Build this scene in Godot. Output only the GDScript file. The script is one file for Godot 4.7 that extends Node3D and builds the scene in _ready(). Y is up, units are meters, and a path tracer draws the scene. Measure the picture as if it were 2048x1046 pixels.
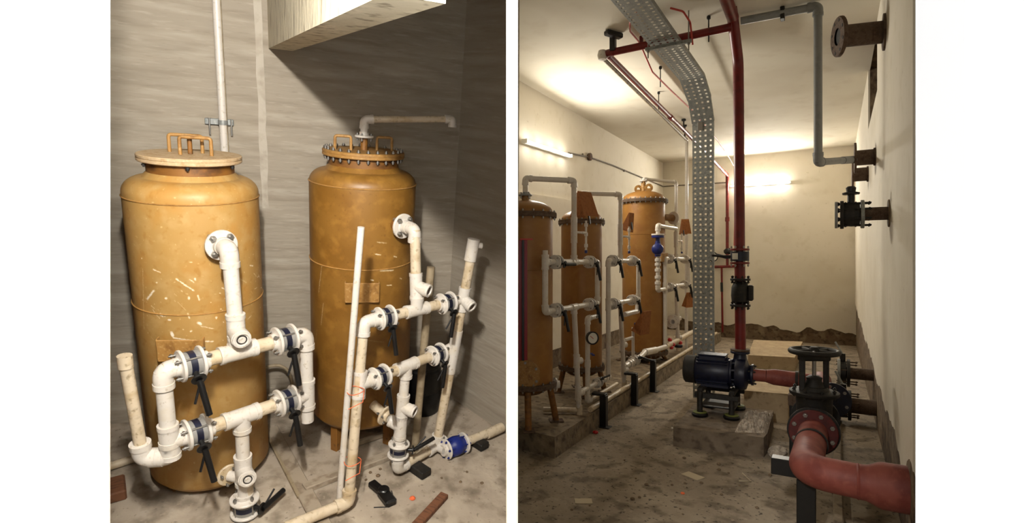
extends Node3D
# Two pump-house rooms side by side behind one camera, with a thin partition between them.
# Each room is built in metres in its own axes (x right, y up, z towards the camera, origin at the eye);
# "frame" carries those axes into the world.

const EYE := Vector3(0, 1.65, 0)
var frame := Transform3D()
var rx := {}
var names := {}
var M := {}
var LIB := {}
var FILTER_ROOM := Transform3D()
var PUMP_ROOM := Transform3D()


class MB:
	var v := PackedVector3Array()
	var n := PackedVector3Array()
	var uv := PackedVector2Array()
	var ix := PackedInt32Array()

	func vert(p: Vector3, nn: Vector3, t := Vector2.ZERO) -> int:
		v.append(p)
		n.append(nn)
		uv.append(t)
		return v.size() - 1

	func tri(a: int, b: int, c: int) -> void:
		ix.append(a)
		ix.append(b)
		ix.append(c)

	# flat convex polygon whose front looks along "out"
	func face(pts: Array, out: Vector3) -> void:
		var nn: Vector3 = (pts[1] - pts[0]).cross(pts[2] - pts[0])
		if nn.length() < 1e-12 and pts.size() > 3:
			nn = (pts[2] - pts[0]).cross(pts[3] - pts[0])
		nn = nn.normalized()
		var flip := nn.dot(out) > 0
		if not flip:
			nn = -nn
		var k := v.size()
		for p in pts:
			vert(p, nn)
		for i in range(1, pts.size() - 1):
			if flip:
				tri(k, k + i + 1, k + i)
			else:
				tri(k, k + i, k + i + 1)

	func add(o: MB, t := Transform3D()) -> MB:
		var k := v.size()
		for i in o.v.size():
			vert(t * o.v[i], (t.basis * o.n[i]).normalized(), o.uv[i])
		for i in o.ix:
			ix.append(k + i)
		return self

	func mesh() -> ArrayMesh:
		var a := []
		a.resize(Mesh.ARRAY_MAX)
		a[Mesh.ARRAY_VERTEX] = v
		a[Mesh.ARRAY_NORMAL] = n
		a[Mesh.ARRAY_TEX_UV] = uv
		a[Mesh.ARRAY_INDEX] = ix
		var m := ArrayMesh.new()
		m.add_surface_from_arrays(Mesh.PRIMITIVE_TRIANGLES, a)
		return m


# ---------- shapes ----------
func lathe(prof: Array, seg := 32) -> MB:
	var m := MB.new()
	var total := 0.0
	var lens := [0.0]
	for i in range(1, prof.size()):
		total += prof[i].distance_to(prof[i - 1])
		lens.append(total)
	var nrm := []
	for i in prof.size() - 1:
		var d: Vector2 = (prof[i + 1] - prof[i]).normalized()
		nrm.append(Vector2(d.y, -d.x))
	for i in prof.size() - 1:
		var n0: Vector2 = nrm[i]
		var n1: Vector2 = nrm[i]
		if i > 0 and nrm[i - 1].dot(nrm[i]) > 0.75:
			n0 = (nrm[i - 1] + nrm[i]).normalized()
		if i < prof.size() - 2 and nrm[i + 1].dot(nrm[i]) > 0.75:
			n1 = (nrm[i + 1] + nrm[i]).normalized()
		var k := m.v.size()
		for s in seg + 1:
			var a := TAU * s / seg
			var c := cos(a)
			var z := sin(a)
			m.vert(Vector3(prof[i].x * c, prof[i].y, prof[i].x * z), Vector3(n0.x * c, n0.y, n0.x * z), Vector2(float(s) / seg, 1.0 - lens[i] / total))
			m.vert(Vector3(prof[i + 1].x * c, prof[i + 1].y, prof[i + 1].x * z), Vector3(n1.x * c, n1.y, n1.x * z), Vector2(float(s) / seg, 1.0 - lens[i + 1] / total))
		for s in seg:
			var q := k + s * 2
			if prof[i].x > 1e-6:
				m.tri(q, q + 2, q + 1)
			if prof[i + 1].x > 1e-6:
				m.tri(q + 1, q + 2, q + 3)
	return m


func V2(a: Array) -> Array:
	var out := []
	for i in range(0, a.size(), 2):
		out.append(Vector2(a[i], a[i + 1]))
	return out


func disc(r: float, h: float, seg := 24, bev := 0.003) -> MB:
	return lathe(V2([0, 0, r - bev, 0, r, bev, r, h - bev, r - bev, h, 0, h]), seg)


func tube(path: Array, r, seg := 14, caps := true, closed := false) -> MB:
	var m := MB.new()
	var cnt := path.size()
	var u := Vector3.ZERO
	var along := 0.0
	for i in cnt:
		var t: Vector3
		if closed:
			t = (path[(i + 1) % cnt] - path[(i - 1 + cnt) % cnt]).normalized()
		else:
			t = (path[mini(i + 1, cnt - 1)] - path[maxi(i - 1, 0)]).normalized()
		if i == 0:
			u = t.cross(Vector3.UP if absf(t.y) < 0.9 else Vector3.RIGHT).normalized()
		else:
			u = (u - t * u.dot(t)).normalized()
			along += path[i].distance_to(path[i - 1])
		var w := u.cross(t)
		var rr: float = r[i] if r is Array else r
		for s in seg + 1:
			var a := TAU * s / seg
			var d := u * cos(a) + w * sin(a)
			m.vert(path[i] + d * rr, d, Vector2(float(s) / seg, along))
		if i == 0 and caps and not closed:
			cap(m, path[0], -t, u, w, rr, seg, false)
		if i == cnt - 1 and caps and not closed:
			cap(m, path[i], t, u, w, rr, seg, true)
	# rings are interleaved with caps, so rebuild the ring starts
	var starts := []
	var k := 0
	for i in cnt:
		starts.append(k)
		k += seg + 1
		if caps and not closed and (i == 0 or i == cnt - 1):
			k += seg + 1
	for i in (cnt if closed else cnt - 1):
		var a0: int = starts[i]
		var b0: int = starts[(i + 1) % cnt]
		for s in seg:
			m.tri(a0 + s, a0 + s + 1, b0 + s)
			m.tri(b0 + s, a0 + s + 1, b0 + s + 1)
	return m


func cap(m: MB, c: Vector3, nn: Vector3, u: Vector3, w: Vector3, r: float, seg: int, end: bool) -> void:
	var k := m.vert(c, nn)
	for s in seg:
		var a := TAU * s / seg
		m.vert(c + (u * cos(a) + w * sin(a)) * r, nn)
	for s in seg:
		var i := k + 1 + s
		var j := k + 1 + (s + 1) % seg
		if end:
			m.tri(k, i, j)
		else:
			m.tri(k, j, i)


func fillet(pts: Array, rad: float, steps := 7) -> Array:
	var out := [pts[0]]
	for i in range(1, pts.size() - 1):
		var a: Vector3 = (pts[i - 1] - pts[i]).normalized()
		var b: Vector3 = (pts[i + 1] - pts[i]).normalized()
		var half := a.angle_to(b) / 2.0
		var cut := minf(rad / tan(half), minf(pts[i].distance_to(pts[i - 1]), pts[i].distance_to(pts[i + 1])) * 0.49)
		for s in steps + 1:
			var f := float(s) / steps
			var p: Vector3 = pts[i] + a * cut * (1 - f) * (1 - f) + b * cut * f * f
			out.append(p)
	out.append(pts[-1])
	return out


func box(size: Vector3, bev := 0.004, at := Vector3.ZERO) -> MB:
	var m := MB.new()
	var h := size / 2
	var b := minf(bev, minf(h.x, minf(h.y, h.z)) * 0.5)
	for ax in 3:
		for sg in [-1, 1]:
			var o := Vector3.ZERO
			o[ax] = sg
			var i := (ax + 1) % 3
			var j := (ax + 2) % 3
			var pts := []
			for q in [[-1, -1], [1, -1], [1, 1], [-1, 1]]:
				var p := Vector3.ZERO
				p[ax] = sg * h[ax]
				p[i] = q[0] * (h[i] - b)
				p[j] = q[1] * (h[j] - b)
				pts.append(at + p)
			m.face(pts, o)
	for ax in 3:
		var i := (ax + 1) % 3
		var j := (ax + 2) % 3
		for q in [[-1, -1], [1, -1], [1, 1], [-1, 1]]:
			var pts := []
			for e in [[-1, 0], [1, 0], [1, 1], [-1, 1]]:
				var p := Vector3.ZERO
				p[ax] = e[0] * (h[ax] - b)
				p[i] = q[0] * (h[i] - (b if e[1] == 0 else 0.0))
				p[j] = q[1] * (h[j] - (0.0 if e[1] == 0 else b))
				pts.append(at + p)
			var o := Vector3.ZERO
			o[i] = q[0]
			o[j] = q[1]
			m.face(pts, o)
	for sx in [-1, 1]:
		for sy in [-1, 1]:
			for sz in [-1, 1]:
				var c := Vector3(sx * h.x, sy * h.y, sz * h.z)
				var d := Vector3(sx * b, sy * b, sz * b)
				m.face([at + c - Vector3(0, d.y, d.z), at + c - Vector3(d.x, 0, d.z), at + c - Vector3(d.x, d.y, 0)], c)
	return m


# slab with any flat outline, thickened by "ext"
func slab(poly: Array, ext: Vector3) -> MB:
	var m := MB.new()
	var cnt := poly.size()
	var nn := Vector3.ZERO
	for i in cnt:
		nn += poly[i].cross(poly[(i + 1) % cnt])
	nn = nn.normalized()
	var u: Vector3 = nn.cross(Vector3.UP if absf(nn.y) < 0.9 else Vector3.RIGHT).normalized()
	var w := nn.cross(u)
	var flat := PackedVector2Array()
	for p in poly:
		flat.append(Vector2(p.dot(u), p.dot(w)))
	var ids := Geometry2D.triangulate_polygon(flat)
	for i in range(0, ids.size(), 3):
		var a: Vector3 = poly[ids[i]]
		var b: Vector3 = poly[ids[i + 1]]
		var c: Vector3 = poly[ids[i + 2]]
		m.face([a, b, c], -ext)
		m.face([a + ext, b + ext, c + ext], ext)
	for i in cnt:
		var a: Vector3 = poly[i]
		var b: Vector3 = poly[(i + 1) % cnt]
		m.face([a, b, b + ext, a + ext], (b - a).cross(nn))
	return m


func clip(poly: Array, nn: Vector3, d := 0.0) -> Array:
	var out := []
	for i in poly.size():
		var a: Vector3 = poly[i]
		var b: Vector3 = poly[(i + 1) % poly.size()]
		var da := a.dot(nn) - d
		var db := b.dot(nn) - d
		if da >= 0:
			out.append(a)
		if (da >= 0) != (db >= 0):
			out.append(a.lerp(b, da / (da - db)))
	return out


func along(axis: Vector3, at := Vector3.ZERO, side := Vector3.ZERO) -> Transform3D:
	var y := axis.normalized()
	var s := side
	if s == Vector3.ZERO:
		s = Vector3.UP if absf(y.y) < 0.9 else Vector3.RIGHT
	var z := (s - y * s.dot(y)).normalized()
	return Transform3D(Basis(y.cross(z), y, z), at)


func lump(r: Vector3, sd: int, rough := 0.3, seg := 8) -> MB:
	var nz := FastNoiseLite.new()
	nz.seed = sd
	nz.frequency = 0.9
	var m := MB.new()
	var rows := seg / 2 + 1
	var grid := []
	for i in rows:
		for j in seg:
			var th := PI * i / (rows - 1)
			var ph := TAU * j / seg
			var d := Vector3(sin(th) * cos(ph), cos(th), sin(th) * sin(ph))
			grid.append(d * r * (1.0 + rough * nz.get_noise_3dv(d * 1.6)))
	for i in rows - 1:
		for j in seg:
			var a: Vector3 = grid[i * seg + j]
			var b: Vector3 = grid[i * seg + (j + 1) % seg]
			var c: Vector3 = grid[(i + 1) * seg + j]
			var e: Vector3 = grid[(i + 1) * seg + (j + 1) % seg]
			if i > 0:
				m.face([a, b, c], a + b + c)
			if i < rows - 2:
				m.face([b, e, c], b + c + e)
	return m


# ---------- nodes ----------
func numbered(called: String) -> String:
	if not names.has(called):
		names[called] = 0
		return called
	names[called] += 1
	return "%s_%03d" % [called, names[called]]


func tag(o: Node3D, label: String, category: String, group := "", kind := "") -> Node3D:
	if label:
		o.set_meta("label", label)
	if category:
		o.set_meta("category", category)
	if group:
		o.set_meta("group", group)
	if kind:
		o.set_meta("kind", kind)
	return o


func thing(called: String, label: String, category: String, base: Vector3, group := "") -> Node3D:
	var o := Node3D.new()
	o.name = numbered(called)
	add_child(o)
	var t := Transform3D(Basis(), base)
	o.transform = frame * t
	rx[o] = t
	tag(o, label, category, group)
	return o


func put(parent: Node3D, called: String, mesh, mat: Material, xf := Transform3D()) -> MeshInstance3D:
	var o := MeshInstance3D.new()
	o.mesh = mesh.mesh() if mesh is MB else mesh
	o.material_override = mat
	rx[o] = xf
	if parent == null:
		o.name = numbered(called)
		add_child(o)
		o.transform = frame * xf
	else:
		o.name = called
		parent.add_child(o, true)
		o.transform = rx[parent].affine_inverse() * xf
	return o


func one(called: String, label: String, category: String, mesh, mat: Material, xf := Transform3D(), group := "") -> MeshInstance3D:
	var o := put(null, called, mesh, mat, xf)
	tag(o, label, category, group)
	return o


func struct(called: String, label: String, mesh, mat: Material, xf := Transform3D()) -> MeshInstance3D:
	var o := put(null, called, mesh, mat, xf)
	tag(o, label, called.get_slice("_", 0), "", "structure")
	return o


# ---------- surfaces ----------
func tex(size: int, base: Color, layers: Array, marks := []) -> ImageTexture:
	var cnt := size * size
	var r := PackedFloat32Array()
	var g := PackedFloat32Array()
	var b := PackedFloat32Array()
	r.resize(cnt)
	g.resize(cnt)
	b.resize(cnt)
	r.fill(base.r)
	g.fill(base.g)
	b.fill(base.b)
	for l in layers:
		var nz := FastNoiseLite.new()
		nz.seed = l[0]
		nz.frequency = l[1]
		nz.fractal_octaves = l[2]
		nz.noise_type = FastNoiseLite.TYPE_SIMPLEX_SMOOTH
		var im := nz.get_seamless_image(size, size)
		var data := im.get_data()
		var c: Color = l[3]
		var lo: float = l[4] * 255.0
		var inv: float = 1.0 / ((l[5] - l[4]) * 255.0)
		var st: float = l[6]
		for i in cnt:
			var t: float = (data[i] - lo) * inv
			if t <= 0.0:
				continue
			t = minf(t, 1.0) * st
			r[i] += (c.r - r[i]) * t
			g[i] += (c.g - g[i]) * t
			b[i] += (c.b - b[i]) * t
	var rng := RandomNumberGenerator.new()
	rng.seed = 7
	# marks: [x0, y0, x1, y1 in 0..1, half width in pixels, strength, colour]
	for k in marks:
		var p0 := Vector2(k[0], k[1]) * size
		var p1 := Vector2(k[2], k[3]) * size
		var c: Color = k[6]
		var steps := int(p0.distance_to(p1)) + 1
		for s in steps + 1:
			var p := p0.lerp(p1, float(s) / steps) + Vector2(rng.randf_range(-0.6, 0.6), rng.randf_range(-0.6, 0.6))
			var hw: float = k[4] * rng.randf_range(0.45, 1.1)
			for dy in range(-int(hw) - 1, int(hw) + 2):
				for dx in range(-int(hw) - 1, int(hw) + 2):
					var cover: float = clampf(hw + 0.5 - Vector2(dx, dy).length(), 0, 1) * k[5]
					if cover <= 0.0:
						continue
					var i := posmod(int(p.y) + dy, size) * size + posmod(int(p.x) + dx, size)
					r[i] += (c.r - r[i]) * cover
					g[i] += (c.g - g[i]) * cover
					b[i] += (c.b - b[i]) * cover
	var bytes := PackedByteArray()
	bytes.resize(cnt * 3)
	for i in cnt:
		bytes[i * 3] = clampi(int(r[i] * 255.0), 0, 255)
		bytes[i * 3 + 1] = clampi(int(g[i] * 255.0), 0, 255)
		bytes[i * 3 + 2] = clampi(int(b[i] * 255.0), 0, 255)
	return ImageTexture.create_from_image(Image.create_from_data(size, size, false, Image.FORMAT_RGB8, bytes))


func bump(sd: int, freq: float, oct: int) -> NoiseTexture2D:
	var t := NoiseTexture2D.new()
	t.width = 512
	t.height = 512
	t.seamless = true
	var nz := FastNoiseLite.new()
	nz.seed = sd
	nz.frequency = freq
	nz.fractal_octaves = oct
	t.noise = nz
	return t


func mat(c: Color, rough := 0.6, metal := 0.0, t: Texture2D = null, scale := Vector3.ONE, relief: Texture2D = null, depth := 0.0) -> StandardMaterial3D:
	var m := StandardMaterial3D.new()
	m.albedo_color = c
	m.roughness = rough
	m.metallic = metal
	if t:
		m.albedo_texture = t
	if scale != Vector3.ZERO:
		m.uv1_triplanar = true
		m.uv1_scale = scale
	if relief:
		m.heightmap_enabled = true
		m.heightmap_texture = relief
		m.heightmap_scale = depth
	return m


func glow(c: Color, e: float) -> StandardMaterial3D:
	var m := mat(Color(1, 1, 1), 0.4)
	m.emission_enabled = true
	m.emission = c
	m.emission_energy_multiplier = e
	return m


func polar_marks(list: Array, height: float, total: float, top_len: float, c: Color) -> Array:
	# list: [degrees from straight ahead, metres below the lid, the same for the other end, half width, strength]
	var out := []
	for k in list:
		var row := []
		for e in 2:
			row.append(fposmod((90.0 - k[e * 2]) / 360.0, 1.0))
			row.append((top_len + k[e * 2 + 1]) / total)
		out.append(row + [k[4] * 0.7, k[5] * 0.6, c])
	return out


func make_materials() -> void:
	var rough_bump := bump(3, 0.02, 5)
	var fine_bump := bump(9, 0.06, 4)
	var soft_bump := bump(5, 0.008, 3)
	M.wall_concrete = mat(Color.WHITE, 0.9, 0, tex(512, Color(0.595, 0.555, 0.495), [
		[11, 0.006, 4, Color(0.67, 0.635, 0.575), 0.45, 0.85, 0.8], [12, 0.009, 5, Color(0.49, 0.45, 0.395), 0.5, 0.95, 0.6],
		[13, 0.030, 4, Color(0.75, 0.71, 0.65), 0.62, 0.95, 0.4], [14, 0.05, 3, Color(0.42, 0.385, 0.34), 0.74, 0.95, 0.3]]), Vector3(0.3, 2.2, 0.3), rough_bump, 0.25)
	M.mortar_band = mat(Color.WHITE, 0.9, 0, tex(256, Color(0.70, 0.665, 0.61), [[18, 0.02, 4, Color(0.62, 0.58, 0.52), 0.5, 0.85, 0.8]]), Vector3(1.5, 1.5, 1.5), rough_bump, 0.3)
	M.beam_concrete = mat(Color.WHITE, 0.9, 0, tex(256, Color(0.79, 0.755, 0.66), [
		[21, 0.012, 4, Color(0.84, 0.80, 0.71), 0.45, 0.8, 0.8], [22, 0.03, 4, Color(0.42, 0.37, 0.30), 0.62, 0.9, 0.6]]), Vector3(1.6, 0.6, 1.6), rough_bump, 0.3)
	M.floor_a = mat(Color.WHITE, 0.92, 0, tex(512, Color(0.63, 0.58, 0.515), [
		[31, 0.006, 4, Color(0.70, 0.65, 0.58), 0.45, 0.8, 0.9], [32, 0.010, 5, Color(0.40, 0.355, 0.30), 0.52, 0.9, 0.7],
		[33, 0.06, 3, Color(0.28, 0.24, 0.20), 0.76, 0.92, 0.5], [34, 0.05, 3, Color(0.66, 0.61, 0.54), 0.72, 0.9, 0.5]]), Vector3(0.8, 0.8, 0.8), rough_bump, 0.5)
	M.floor_b = mat(Color.WHITE, 0.9, 0, tex(512, Color(0.55, 0.495, 0.42), [
		[41, 0.006, 4, Color(0.62, 0.565, 0.485), 0.45, 0.8, 0.9], [42, 0.012, 5, Color(0.33, 0.28, 0.22), 0.52, 0.85, 0.7],
		[43, 0.07, 3, Color(0.16, 0.13, 0.10), 0.73, 0.86, 0.8], [44, 0.05, 3, Color(0.68, 0.62, 0.53), 0.75, 0.9, 0.5]]), Vector3(0.55, 0.55, 0.55), rough_bump, 0.5)
	M.plaster = mat(Color.WHITE, 0.85, 0, tex(512, Color(0.86, 0.83, 0.765), [
		[51, 0.005, 4, Color(0.82, 0.785, 0.71), 0.45, 0.85, 0.8], [52, 0.02, 4, Color(0.78, 0.735, 0.65), 0.66, 0.95, 0.35], [53, 0.06, 3, Color(0.66, 0.60, 0.51), 0.84, 0.96, 0.4]]), Vector3(0.3, 0.3, 0.3), soft_bump, 0.5)
	M.soffit = mat(Color.WHITE, 0.85, 0, tex(512, Color(0.85, 0.82, 0.755), [
		[56, 0.005, 4, Color(0.81, 0.775, 0.70), 0.45, 0.85, 0.8], [57, 0.016, 5, Color(0.76, 0.715, 0.63), 0.62, 0.95, 0.4]]), Vector3(0.25, 0.25, 0.25), soft_bump, 0.4)
	M.base_concrete = mat(Color.WHITE, 0.95, 0, tex(256, Color(0.42, 0.35, 0.27), [
		[61, 0.012, 5, Color(0.54, 0.47, 0.37), 0.48, 0.8, 0.8], [62, 0.03, 4, Color(0.25, 0.20, 0.15), 0.58, 0.85, 0.7]]), Vector3(0.9, 0.9, 0.9), rough_bump, 0.9)
	M.plinth = mat(Color.WHITE, 0.95, 0, tex(256, Color(0.49, 0.43, 0.35), [
		[66, 0.012, 5, Color(0.58, 0.52, 0.43), 0.48, 0.8, 0.8], [67, 0.03, 4, Color(0.31, 0.26, 0.21), 0.58, 0.85, 0.7]]), Vector3(1.1, 1.1, 1.1), rough_bump, 0.7)
	M.plinth_dark = mat(Color.WHITE, 0.95, 0, tex(256, Color(0.42, 0.365, 0.30), [[64, 0.012, 5, Color(0.50, 0.44, 0.37), 0.48, 0.8, 0.8], [65, 0.03, 4, Color(0.27, 0.225, 0.18), 0.58, 0.85, 0.7]]), Vector3(1.1, 1.1, 1.1), rough_bump, 0.7)
	M.pale_slab = mat(Color.WHITE, 0.9, 0, tex(256, Color(0.66, 0.58, 0.46), [
		[68, 0.012, 5, Color(0.72, 0.64, 0.51), 0.48, 0.8, 0.8], [69, 0.04, 4, Color(0.48, 0.41, 0.32), 0.64, 0.88, 0.6]]), Vector3(1, 1, 1), rough_bump, 0.4)
	M.rubble = mat(Color.WHITE, 0.95, 0, tex(256, Color(0.66, 0.61, 0.55), [[71, 0.04, 3, Color(0.80, 0.76, 0.70), 0.5, 0.75, 0.9], [72, 0.05, 3, Color(0.36, 0.31, 0.26), 0.62, 0.82, 0.8]]), Vector3(1.6, 1.6, 1.6), fine_bump, 0.8)
	var white := Color(0.93, 0.89, 0.82)
	var scratch := [[-8, 0.32, 5, 0.39, 3, 0.9], [-29, 0.4, -37, 0.46, 4, 0.7], [-19, 0.44, -18, 0.44, 4, 0.9], [-18, 0.57, -16, 0.57, 4, 0.9], [-16, 0.65, -15, 0.67, 6, 0.9],
		[-15, 0.68, 18, 0.72, 3, 0.8], [7, 0.59, 9, 0.6, 5, 0.9], [7, 0.32, 7, 0.33, 3, 0.9], [-26, 0.35, -25, 0.35, 3, 0.9], [-1, 0.53, 0, 0.56, 3, 0.6], [22, 0.57, 22, 0.58, 4, 0.7],
		[0, 0.64, 1, 0.64, 3, 0.9], [8, 0.61, 19, 0.64, 2, 0.6], [-25, 0.54, -23, 0.55, 4, 0.9], [-12, 0.71, 11, 0.74, 3, 0.5], [8, 0.42, 9, 0.45, 3, 0.7], [1, 0.43, 1, 0.44, 4, 0.7],
		[73, 0.4, 76, 0.4, 3, 0.8], [60, 0.3, 65, 0.31, 3, 0.8], [81, 0.37, 86, 0.43, 2, 0.6], [82, 0.49, 87, 0.5, 3, 0.7], [44, 0.35, 54, 0.4, 2, 0.3], [-23, 0.75, -16, 0.8, 2, 0.4], [-39, 0.28, -46, 0.66, 2, 0.35]]
	var sr := RandomNumberGenerator.new()
	sr.seed = 21
	for i in 70:
		var a0 := sr.randf_range(-45, 80)
		var h0 := clampf(sr.randfn(0.55, 0.2), 0.22, 1.5)
		var len := sr.randf_range(0.2, 7.0) if i % 3 == 0 else sr.randf_range(0.1, 0.8)
		scratch.append([a0, h0, a0 + len, h0 + sr.randf_range(-0.01, 0.03) * len * 0.3, sr.randf_range(0.8, 2.6), sr.randf_range(0.3, 0.9)])
	var paint := [[81, 0.006, 4, Color(0.67, 0.495, 0.245), 0.45, 0.8, 0.8], [82, 0.016, 4, Color(0.71, 0.585, 0.38), 0.52, 0.85, 0.7], [83, 0.03, 3, Color(0.60, 0.42, 0.17), 0.66, 0.9, 0.5], [84, 0.07, 3, Color(0.82, 0.74, 0.58), 0.80, 0.95, 0.6]]
	M.tank_a = mat(Color.WHITE, 0.5, 0, tex(1024, Color(0.665, 0.525, 0.30), paint, polar_marks(scratch, 1.8, 2.42, 0.31, white)), Vector3.ZERO)
	var scratch_b := [[-52, 0.42, -58, 0.62, 2, 0.5], [-50, 0.68, -54, 0.85, 2, 0.5], [10, 0.22, 20, 0.23, 3, 0.3], [14, 0.42, 30, 0.43, 4, 0.35], [22, 0.53, 28, 0.535, 3, 0.6], [4, 0.48, 7, 0.485, 3, 0.7],
		[40, 0.5, 43, 0.51, 3, 0.5], [8, 0.30, 14, 0.31, 3, 0.6], [30, 0.33, 34, 0.34, 3, 0.5], [25, 0.78, 30, 0.79, 3, 0.6], [36, 0.75, 40, 0.76, 2, 0.6], [-8, 0.9, 20, 0.95, 2, 0.2], [14, 1.3, 16, 1.32, 3, 0.5], [-62, 0.9, -66, 1.0, 2, 0.3]]
	M.tank_b = mat(Color.WHITE, 0.45, 0, tex(1024, Color(0.52, 0.37, 0.15), [[86, 0.006, 4, Color(0.47, 0.32, 0.11), 0.45, 0.8, 0.8], [87, 0.016, 4, Color(0.63, 0.46, 0.21), 0.52, 0.85, 0.6], [88, 0.06, 3, Color(0.40, 0.26, 0.09), 0.72, 0.9, 0.5]], polar_marks(scratch_b, 1.7, 2.3, 0.31, white)), Vector3.ZERO)
	M.tank_c = mat(Color.WHITE, 0.45, 0, tex(512, Color(0.58, 0.40, 0.175), [[91, 0.006, 4, Color(0.52, 0.34, 0.14), 0.45, 0.8, 0.8], [92, 0.02, 4, Color(0.64, 0.47, 0.24), 0.55, 0.85, 0.5]]), Vector3(0.8, 0.8, 0.8))
	M.tank_trim = mat(Color.WHITE, 0.55, 0, tex(256, Color(0.62, 0.46, 0.24), [[93, 0.02, 4, Color(0.47, 0.32, 0.14), 0.5, 0.85, 0.8], [94, 0.06, 3, Color(0.74, 0.63, 0.45), 0.62, 0.9, 0.6]]), Vector3(3, 3, 3))
	M.lid_dusty = mat(Color.WHITE, 0.8, 0, tex(256, Color(0.73, 0.63, 0.49), [[97, 0.02, 4, Color(0.62, 0.49, 0.31), 0.5, 0.85, 0.8], [98, 0.08, 3, Color(0.80, 0.73, 0.62), 0.55, 0.85, 0.6]]), Vector3(3, 3, 3))
	M.tank_neck = mat(Color.WHITE, 0.6, 0, tex(256, Color(0.50, 0.33, 0.12), [[95, 0.02, 4, Color(0.28, 0.17, 0.07), 0.5, 0.8, 0.9]]), Vector3(2, 2, 2))
	M.pvc = mat(Color.WHITE, 0.38, 0, tex(256, Color(0.82, 0.795, 0.76), [[101, 0.012, 4, Color(0.79, 0.74, 0.66), 0.5, 0.85, 0.7], [102, 0.05, 3, Color(0.58, 0.51, 0.41), 0.74, 0.92, 0.6]]), Vector3(2.2, 2.2, 2.2))
	M.pvc_dirty = mat(Color.WHITE, 0.45, 0, tex(256, Color(0.80, 0.74, 0.64), [[103, 0.012, 4, Color(0.69, 0.60, 0.46), 0.45, 0.8, 0.9], [104, 0.04, 4, Color(0.47, 0.39, 0.28), 0.64, 0.9, 0.7]]), Vector3(2.5, 2.5, 2.5))
	M.pvc_old = mat(Color.WHITE, 0.6, 0, tex(256, Color(0.58, 0.52, 0.42), [[105, 0.015, 4, Color(0.42, 0.36, 0.27), 0.45, 0.8, 0.9]]), Vector3(2.5, 2.5, 2.5))
	M.grey_pipe = mat(Color.WHITE, 0.5, 0, tex(256, Color(0.55, 0.56, 0.56), [[107, 0.02, 4, Color(0.45, 0.46, 0.46), 0.5, 0.85, 0.6]]), Vector3(2, 2, 2))
	M.red = mat(Color.WHITE, 0.42, 0, tex(256, Color(0.44, 0.075, 0.065), [[111, 0.015, 4, Color(0.35, 0.05, 0.045), 0.45, 0.8, 0.8], [112, 0.06, 3, Color(0.56, 0.17, 0.14), 0.74, 0.9, 0.4]]), Vector3(2, 2, 2))
	M.red_old = mat(Color.WHITE, 0.6, 0, tex(256, Color(0.53, 0.27, 0.23), [[113, 0.012, 4, Color(0.42, 0.16, 0.135), 0.45, 0.8, 0.9], [114, 0.05, 4, Color(0.60, 0.36, 0.29), 0.62, 0.9, 0.6]]), Vector3(1.5, 1.5, 1.5))
	M.red_dark = mat(Color.WHITE, 0.6, 0, tex(256, Color(0.34, 0.10, 0.09), [[115, 0.02, 4, Color(0.24, 0.07, 0.06), 0.5, 0.85, 0.7]]), Vector3(2, 2, 2))
	M.iron = mat(Color.WHITE, 0.6, 0.2, tex(256, Color(0.12, 0.11, 0.10), [[121, 0.03, 4, Color(0.21, 0.18, 0.15), 0.5, 0.85, 0.7]]), Vector3(3, 3, 3))
	M.rust = mat(Color.WHITE, 0.8, 0, tex(256, Color(0.36, 0.29, 0.23), [[123, 0.02, 4, Color(0.26, 0.17, 0.11), 0.48, 0.8, 0.9], [124, 0.06, 3, Color(0.53, 0.46, 0.38), 0.66, 0.9, 0.6]]), Vector3(3, 3, 3), fine_bump, 0.3)
	M.black = mat(Color(0.045, 0.043, 0.045), 0.42)
	M.blue = mat(Color(0.075, 0.135, 0.42), 0.4)
	M.navy = mat(Color.WHITE, 0.42, 0.1, tex(256, Color(0.085, 0.10, 0.185), [[127, 0.02, 4, Color(0.06, 0.065, 0.11), 0.5, 0.85, 0.7]]), Vector3(3, 3, 3))
	M.valve_grey = mat(Color(0.50, 0.49, 0.47), 0.6)
	M.steel = mat(Color(0.60, 0.59, 0.57), 0.35, 0.85)
	M.galv = mat(Color.WHITE, 0.5, 0.35, tex(256, Color(0.56, 0.57, 0.56), [[131, 0.03, 3, Color(0.44, 0.46, 0.46), 0.45, 0.8, 0.7], [132, 0.08, 2, Color(0.70, 0.70, 0.68), 0.62, 0.9, 0.6]]), Vector3(2.5, 2.5, 2.5))
	M.card = mat(Color.WHITE, 0.85, 0, tex(256, Color(0.60, 0.38, 0.20), [[135, 0.03, 3, Color(0.48, 0.29, 0.14), 0.5, 0.85, 0.7]]), Vector3(3, 3, 3))
	M.dial = mat(Color(0.88, 0.87, 0.83), 0.35)
	M.paper = mat(Color(0.72, 0.66, 0.55), 0.9)
	M.wood = mat(Color.WHITE, 0.8, 0, tex(256, Color(0.42, 0.27, 0.17), [[137, 0.02, 4, Color(0.29, 0.17, 0.10), 0.5, 0.8, 0.8]]), Vector3(2, 2, 9))
	M.orange = mat(Color(0.86, 0.40, 0.22), 0.7)
	M.pink_cable = mat(Color(0.72, 0.25, 0.21), 0.5)
	M.cable_grey = mat(Color(0.42, 0.38, 0.33), 0.7)
	M.red_tape = mat(Color(0.74, 0.13, 0.13), 0.5)
	M.pad = mat(Color(0.40, 0.42, 0.19), 0.7)
	M.white_paint = mat(Color(0.965, 0.965, 0.965), 0.8)
	M.lamp_body = mat(Color(0.85, 0.85, 0.83), 0.5)
	M.red_board = mat(Color(0.52, 0.06, 0.10), 0.4)
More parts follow.
